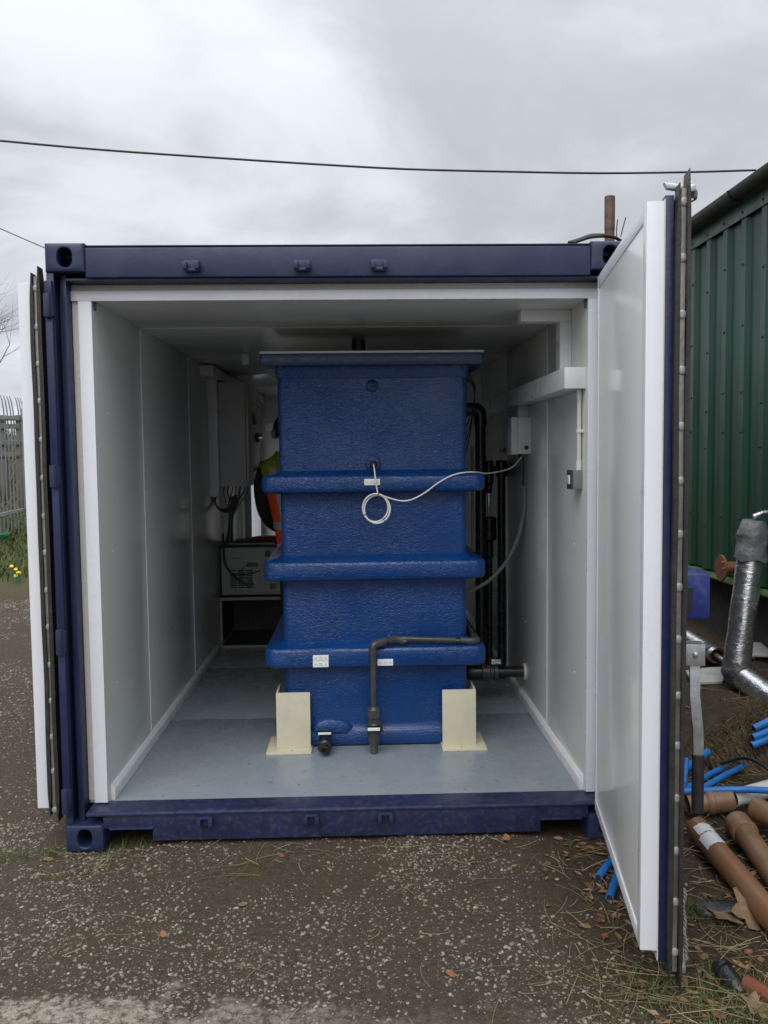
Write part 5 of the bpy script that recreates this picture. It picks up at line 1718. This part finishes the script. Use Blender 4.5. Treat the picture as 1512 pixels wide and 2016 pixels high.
tf = at(12, 860, Y=15.5)
tim = thing('timber_frame', 'weathered grey timber rails and posts standing behind the palisade fence', 'timber frame', (tf.x, 15.5, gh(tf.x, 15.5)))
for px in (-30, 3, 38):
    q = at(px, 820, Y=15.5)
    part('post', box(q.x - .07, q.x + .07, 15.45, 15.58, gh(q.x, 15.5) - .2, q.z + 0.03), 'old_timber', tim, 0.008)
for py in (822, 838, 870, 893):
    a_, b_ = at(-60, py, Y=15.42), at(40, py + 3, Y=15.42)
    part('rail', box(a_.x, b_.x, 15.40, 15.448, (a_.z + b_.z) / 2 - .055, (a_.z + b_.z) / 2 + .055), 'old_timber', tim, 0.006)

# green tub by the fence
tq = at(-2, 1086, Z=0.22)
for _ in range(4):
    tq = at(-2, 1086, Z=gh(tq.x, tq.y))
tub = thing('green_tub', 'green plastic tub at the left edge on the grass', 'tub', tq)
part('shell', MB().lathe([(0.13, 0.0), (0.135, 0.01), (0.165, 0.28), (0.17, 0.285), (0.165, 0.29), (0.155, 0.288), (0.125, 0.02)], tq, (0, 0, 1), 24), 'green_plastic', tub)
part('rim', MB().lathe([(0.166, 0.25), (0.182, 0.255), (0.182, 0.29), (0.166, 0.295)], tq, (0, 0, 1), 24), 'green_plastic', tub)

# bare tree
tb = at(-95, 1000, Y=18.5)
tree = thing('bare_tree', 'bare leafless tree with fine twigs reaching in from the left edge', 'tree', (tb.x, tb.y, gh(tb.x, tb.y)))
tmb, cmb = MB(), MB()
tr_r = random.Random(11)


def grow(p, d_, L_, r, depth):
    n = 4
    pts, rad = [p], [r]
    for k in range(n):
        d_ = (d_ + Vector((tr_r.uniform(-1, 1), tr_r.uniform(-1, 1), tr_r.uniform(-.6, .8))) * 0.16).normalized()
        p = p + d_ * (L_ / n)
        pts.append(p)
        rad.append(r * (1 - 0.42 * (k + 1) / n))
    (tmb if depth == 0 else cmb).tube(pts, r, 8 if depth == 0 else (5 if depth < 3 else 3), caps=depth == 0, radii=rad)
    if depth >= 6 or r < 0.004:
        return
    kids = 5 if depth == 0 else (3 if depth < 4 else 3)
    for j in range(kids):
        i = n if j == 0 else tr_r.randint(2, n)
        ax_ = Vector((tr_r.uniform(-1, 1), tr_r.uniform(-1, 1), tr_r.uniform(-.2, .7)))
        nd_ = (d_ * (0.9 if j == 0 else 0.55) + ax_.normalized() * (0.5 if j == 0 else 0.85)).normalized()
        grow(pts[i], nd_, L_ * tr_r.uniform(0.62, 0.82), rad[i] * (0.8 if j == 0 else 0.62), depth + 1)


grow(Vector((tb.x, tb.y, gh(tb.x, tb.y) - .1)), Vector((0.05, 0, 1)), 1.9, 0.15, 0)
part('trunk', tmb, 'bark', tree, angle=60)
part('crown', cmb, 'bark', tree, angle=60)

# dandelions
dq = on_ground(33, 1135)
dan = thing('dandelion_plant', 'dandelion with a few yellow flowers in the grass by the left door', 'flower', dq)
for px, py in ((23, 1115), (31, 1121), (35, 1127), (31, 1134), (38, 1128)):
    q = at(px, py, Y=dq.y + rnd.uniform(-.05, .05))
    part('stem', tube([(q.x + .01, q.y, gh(q.x, q.y) - .02), (q.x, q.y, q.z)], 0.005, 5), 'green_plastic', dan)
    part('flower_head', lathe([(0.010, -.006), (0.026, 0.0), (0.024, .008), (0.008, .012)], q, (0.2, -.6, .8), 12), 'petal', dan)

# ------------------------------------------------------------------ loose chips, litter, grasses (nobody could count these)
def stuff(name, mb, mat, label, smooth=False):
    me = bpy.data.meshes.new(name)
    me.from_pydata(mb.v, [], mb.f)
    o = link(name, me, mat)
    o['kind'] = 'stuff'
    o['label'] = label
    return o


def inside_cont(x, y):
    return -1.21 < x < 1.21 and 0.03 < y < LEN


ch = MB()
rc_ = random.Random(3)
N = 0
tries = 0
while N < 36000 and tries < 260000:
    tries += 1
    if rc_.random() < 0.55:
        x, y = rc_.uniform(-2.2, 1.9), rc_.uniform(-1.75, 0.35)
    else:
        x, y = rc_.uniform(-4.6, -1.2), rc_.uniform(0.0, 7.0) ** 1.0
    if inside_cont(x, y) or (x < -1.2 and y > 0.05 and x > -1.36 and y < 1.2):
        continue
    dens = 0.34 + 1.25 * (mnoise.noise(Vector((x * 1.5, y * 1.5, 0))) + 0.18 + 0.5 * mnoise.noise(Vector((x * 5, y * 5, 4))))
    if x > 0.35 and y > -1.2:
        dens *= max(0.05, 1.0 - (x - 0.35) * 1.15)
    if rc_.random() > dens:
        continue
    N += 1
    s = rc_.choice((0.0024, 0.0030, 0.0036, 0.0044, 0.0055, 0.0070, 0.0088)) * rc_.uniform(0.75, 1.2)
    if y > 2.0:
        s *= 1.45
    a = rc_.uniform(0, PI)
    z = gh(x, y)
    el = rc_.uniform(0.4, 0.9)
    top, bot = [], []
    k0 = rc_.uniform(0, 1)
    for k in range(5):
        an_ = 2 * PI * (k + k0) / 5 + rc_.uniform(-.3, .3)
        ux, uy = math.cos(an_) * s, math.sin(an_) * s * el
        wx, wy = ux * math.cos(a) - uy * math.sin(a), ux * math.sin(a) + uy * math.cos(a)
        bot.append((x + wx * 1.15, y + wy * 1.15, z - 0.002))
        top.append((x + wx * .75, y + wy * .75, z + s * rc_.uniform(0.10, 0.42)))
    ch.add(bot + top, [(0, 1, 6, 5), (1, 2, 7, 6), (2, 3, 8, 7), (3, 4, 9, 8), (4, 0, 5, 9), (5, 6, 7, 8, 9)])
stuff('stone_chips', ch, 'chips', 'pale stone chips scattered through the dark tarmac')


def blade(mb, x, y, z, ang, L_, w, lean, curl, seg=3):
    dx, dy = math.cos(ang), math.sin(ang)
    sx_, sy_ = -dy * w, dx * w
    vs2 = []
    for k in range(seg + 1):
        t = k / seg
        h = L_ * (t * math.cos(lean) - curl * t * t * 0.5)
        f_ = L_ * (t * math.sin(lean) + curl * t * t * 0.45)
        ww = 1 - 0.85 * t
        cx_, cy_, cz_ = x + dx * f_, y + dy * f_, z + h
        vs2 += [(cx_ - sx_ * ww, cy_ - sy_ * ww, cz_), (cx_ + sx_ * ww, cy_ + sy_ * ww, cz_)]
    mb.add(vs2, [(2 * k, 2 * k + 1, 2 * k + 3, 2 * k + 2) for k in range(seg)])


def straws(mb, n, pick, lmin, lmax, r0, r_=rc_):
    for _ in range(n):
        x, y = pick()
        if inside_cont(x, y):
            continue
        a = r_.uniform(0, 2 * PI)
        L_ = r_.uniform(lmin, lmax)
        bend_ = r_.uniform(-.5, .5)
        pts = []
        z0 = gh(x, y) + r_.uniform(0.001, 0.014)
        tilt = r_.uniform(-.05, .16)
        for k in range(5):
            t = k / 4
            aa = a + bend_ * t
            px_, py_ = x + math.cos(aa) * L_ * t, y + math.sin(aa) * L_ * t
            pts.append((px_, py_, max(gh(px_, py_) + 0.001, z0 + tilt * L_ * t)))
        mb.tube(pts, r0 * r_.uniform(.6, 1.3), 3, caps=False)


stw = MB()
straws(stw, 560, lambda: (rc_.uniform(0.75, 2.4), rc_.uniform(-1.6, 0.7)), 0.05, 0.24, 0.0013)
straws(stw, 300, lambda: (rc_.gauss(1.3, 0.35), rc_.gauss(-1.05, 0.3)), 0.05, 0.2, 0.0013)
straws(stw, 120, lambda: (rc_.uniform(-1.35, 1.3), rc_.gauss(-0.12, 0.10)), 0.04, 0.22, 0.0009)
straws(stw, 130, lambda: (rc_.uniform(-1.8, 1.2), rc_.uniform(-1.5, -0.2)), 0.03, 0.16, 0.0010)
straws(stw, 150, lambda: (rc_.uniform(1.5, 3.0), rc_.uniform(0.2, 3.2)), 0.08, 0.3, 0.0018)
stuff('dead_straw', stw, 'straw', 'dead straw and twigs strewn over the soil and tarmac')

gr = MB()
for _ in range(2300):
    cx_, cy_, sp = rc_.choice(((1.17, -1.13, .16), (1.28, -1.10, .10), (1.05, -1.22, .16), (1.36, -1.2, .1), (0.98, -1.02, .1), (1.32, -0.62, .035), (2.55, 1.9, .25), (2.7, 2.4, .3)))
    x, y = rc_.gauss(cx_, sp), rc_.gauss(cy_, sp * .7)
    blade(gr, x, y, gh(x, y) - .004, rc_.uniform(0, 2 * PI), rc_.uniform(.018, .075), rc_.uniform(.0011, .002), rc_.uniform(.2, 1.0), rc_.uniform(.1, .8))
for _ in range(420):     # yellowing tufts round the left castings
    cx_, cy_, sp = rc_.choice(((-1.40, -0.02, .05), (-1.28, 0.0, .03), (-1.1, -0.13, .08), (-0.95, 0.02, .05), (-1.5, -0.05, .05)))
    x, y = rc_.gauss(cx_, sp), rc_.gauss(cy_, sp * .8)
    blade(gr, x, y, gh(x, y) - .004, rc_.uniform(0, 2 * PI), rc_.uniform(.02, .07), rc_.uniform(.001, .0018), rc_.uniform(.3, 1.1), rc_.uniform(.1, .8))
for _ in range(9000):    # rough grass at the foot of the fence
    y = rc_.uniform(7.4, 14)
    x = rc_.uniform(-7.4, -3.0 - (0 if y > 8.6 else 1.0))
    if rc_.random() > sstep(y + 1.2 * mnoise.noise(Vector((x, y, 0))), 7.6, 9.0):
        continue
    blade(gr, x, y, gh(x, y) - .02, rc_.uniform(0, 2 * PI), rc_.uniform(.08, .34), rc_.uniform(.005, .011), rc_.uniform(.1, .8), rc_.uniform(.1, .9))
stuff('green_grass', gr, 'grass', 'green grass growing in tufts by the soil and along the fence')

sb_ = MB()
for _ in range(16000):
    y = rc_.uniform(9, 26)
    x = rc_.uniform(-16, -6.15)
    if x > -6.1 - 0.02 * y:
        continue
    blade(sb_, x, y, gh(x, y) - .05, rc_.uniform(0, 2 * PI), rc_.uniform(.15, .65), rc_.uniform(.008, .02), rc_.uniform(.1, .8), rc_.uniform(.1, .9))
stuff('bank_scrub', sb_, 'scrub', 'brown winter scrub on the bank behind the fence')

rt = MB()
for i in range(2600):
    x = rc_.gauss(2.22, .20)
    hang = i % 3 != 0
    y = rc_.gauss(.80, .05) if hang else rc_.gauss(.92, .10)
    z = gh(x, y) + rc_.uniform(0, .05)
    a = rc_.gauss(-PI / 2, .7) if hang else rc_.uniform(0, 2 * PI)
    L_ = rc_.uniform(.06, .24) if hang else rc_.uniform(.05, .16)
    fall = rc_.uniform(.5, 1.4) if hang else rc_.uniform(-0.3, .6)
    pts = []
    for k in range(5):
        t = k / 4
        px_, py_ = x + math.cos(a + t * .8) * L_ * t * .7, y + math.sin(a + t * .6) * L_ * t * .55
        pts.append((px_, py_, max(gh(px_, py_) + .003, z + .03 * math.sin(t * 3) - fall * L_ * t * t * .8)))
    rt.tube(pts, rc_.uniform(.0009, .0020), 3, caps=False)
stuff('root_mat', rt, 'roots', 'matted brown roots and dead grass over the soil mound')


def leaf_geo(mb, x, y, z, s, ang, tiltx, tilty, curl):
    out = [(0, -1.0), (.32, -.55), (.5, -.05), (.36, .45), (0, 1.0), (-.36, .45), (-.5, -.05), (-.32, -.55)]
    vs2 = [(0, 0, 0)] + [(a_, b_, 0) for a_, b_ in out]
    c, q = math.cos(ang), math.sin(ang)
    fin = []
    for a_, b_, _z in vs2:
        zz = curl * (abs(a_) * 1.2 + b_ * b_ * .5) * s + (tiltx * a_ + tilty * b_) * s
        X_, Y_ = a_ * s, b_ * s
        fin.append((x + X_ * c - Y_ * q, y + X_ * q + Y_ * c, z + zz + 0.004))
    mb.add(fin, [(0, k + 1, (k + 1) % 8 + 1) for k in range(8)])


lf = MB()
for _ in range(900):
    if rc_.random() < .90:
        x, y = rc_.uniform(0.9, 2.3), rc_.uniform(-1.5, 0.6)
    elif rc_.random() < .5:
        x, y = rc_.uniform(1.5, 3.0), rc_.uniform(.6, 3.0)
    else:
        x, y = rc_.uniform(0.5, 1.3), rc_.gauss(-.15, .14)
    if inside_cont(x, y):
        continue
    leaf_geo(lf, x, y, gh(x, y), rc_.uniform(.008, .026), rc_.uniform(0, 6.3), rc_.uniform(-.25, .25), rc_.uniform(-.25, .25), rc_.uniform(0, .6))
stuff('leaf_litter', lf, 'leaf', 'small dead leaves littering the soil by the pipes')


def maple(px, py, s, ang, mat, label, tilt=(0.1, 0.3), curl=.35):
    q = on_ground(px, py)
    out = []
    n = 30
    for k in range(n):
        a = 2 * PI * k / n
        r = 0.55 + 0.45 * abs(math.cos(2.5 * (a - PI / 2))) ** 1.6 + 0.10 * math.sin(9 * a)
        if s < 0.03:
            r = (0.62 + 0.38 * abs(math.sin(a)) ** 2.2) * (1 + 0.07 * math.sin(7 * a + px))
        out.append((r * math.cos(a), r * math.sin(a)))
    vs2 = [(0, 0)] + [(a_ * .5, b_ * .5) for a_, b_ in out] + out
    mb = MB()
    c, s_2 = math.cos(ang), math.sin(ang)
    fin = []
    for a_, b_ in vs2:
        zz = curl * (a_ * a_ * .5 + .3 * b_ * b_) + .10 * mnoise.noise(Vector((a_ * 2, b_ * 2, px))) + tilt[0] * a_ + tilt[1] * b_
        fin.append((q.x + s * (a_ * c - b_ * s_2), q.y + s * (a_ * s_2 + b_ * c), q.z + max(0.003, s * (zz + .28))))
    fs2 = [(0, 1 + k, 1 + (k + 1) % n) for k in range(n)] + [(1 + k, 1 + n + k, 1 + n + (k + 1) % n, 1 + (k + 1) % n) for k in range(n)]
    mb.add(fin, fs2)
    single('dead_leaf', mb, mat, label, 'leaf', q, angle=80, group='dead leaves on the ground')


maple(1478, 1812, 0.075, 0.4, 'leaf_brown', 'large curled brown maple leaf leaning on the brown pipe', (0.05, .75))
maple(1432, 1815, 0.070, 2.2, 'leaf_brown', 'large flat brown leaf left of the curled maple leaf', (0.0, .25), .15)
maple(1490, 1990, 0.045, 1.0, 'leaf_brown', 'curled tan leaf in the bottom right corner', (0.2, .4))
maple(1400, 1978, 0.016, 1.0, 'leaf_orange', 'small rounded orange leaf in the grass before the black fitting', (0.2, .4))
maple(1415, 2003, 0.024, 2.0, 'leaf_orange', 'orange brown leaf in the grass at the bottom edge', (0.2, .3))
maple(322, 1842, 0.017, 0.3, 'leaf_orange', 'single coral orange leaf alone on the tarmac at lower left', (0.0, .2), .2)
maple(553, 1686, 0.019, 1.2, 'leaf_orange', 'bright orange leaf just in front of the container sill', (0.0, .3), .2)
maple(478, 1783, 0.020, 2.4, 'leaf_brown', 'dark brown leaf on the tarmac in front of the container centre', (0.1, .1), .2)
maple(888, 1920, 0.018, 0.9, 'leaf_orange', 'orange leaf on the tarmac near the bottom centre', (0.1, .2), .2)
maple(998, 1652, 0.021, 0.2, 'leaf_orange', 'orange leaf by the right end of the sill', (0.1, .3), .25)
maple(1152, 1826, 0.022, 1.7, 'leaf_brown', 'pale brown leaf on the ground left of the open door', (0.1, .2), .2)
maple(95, 1694, 0.022, 1.7, 'leaf_brown', 'brown leaf beside the bottom left corner casting', (0.1, .2), .2)
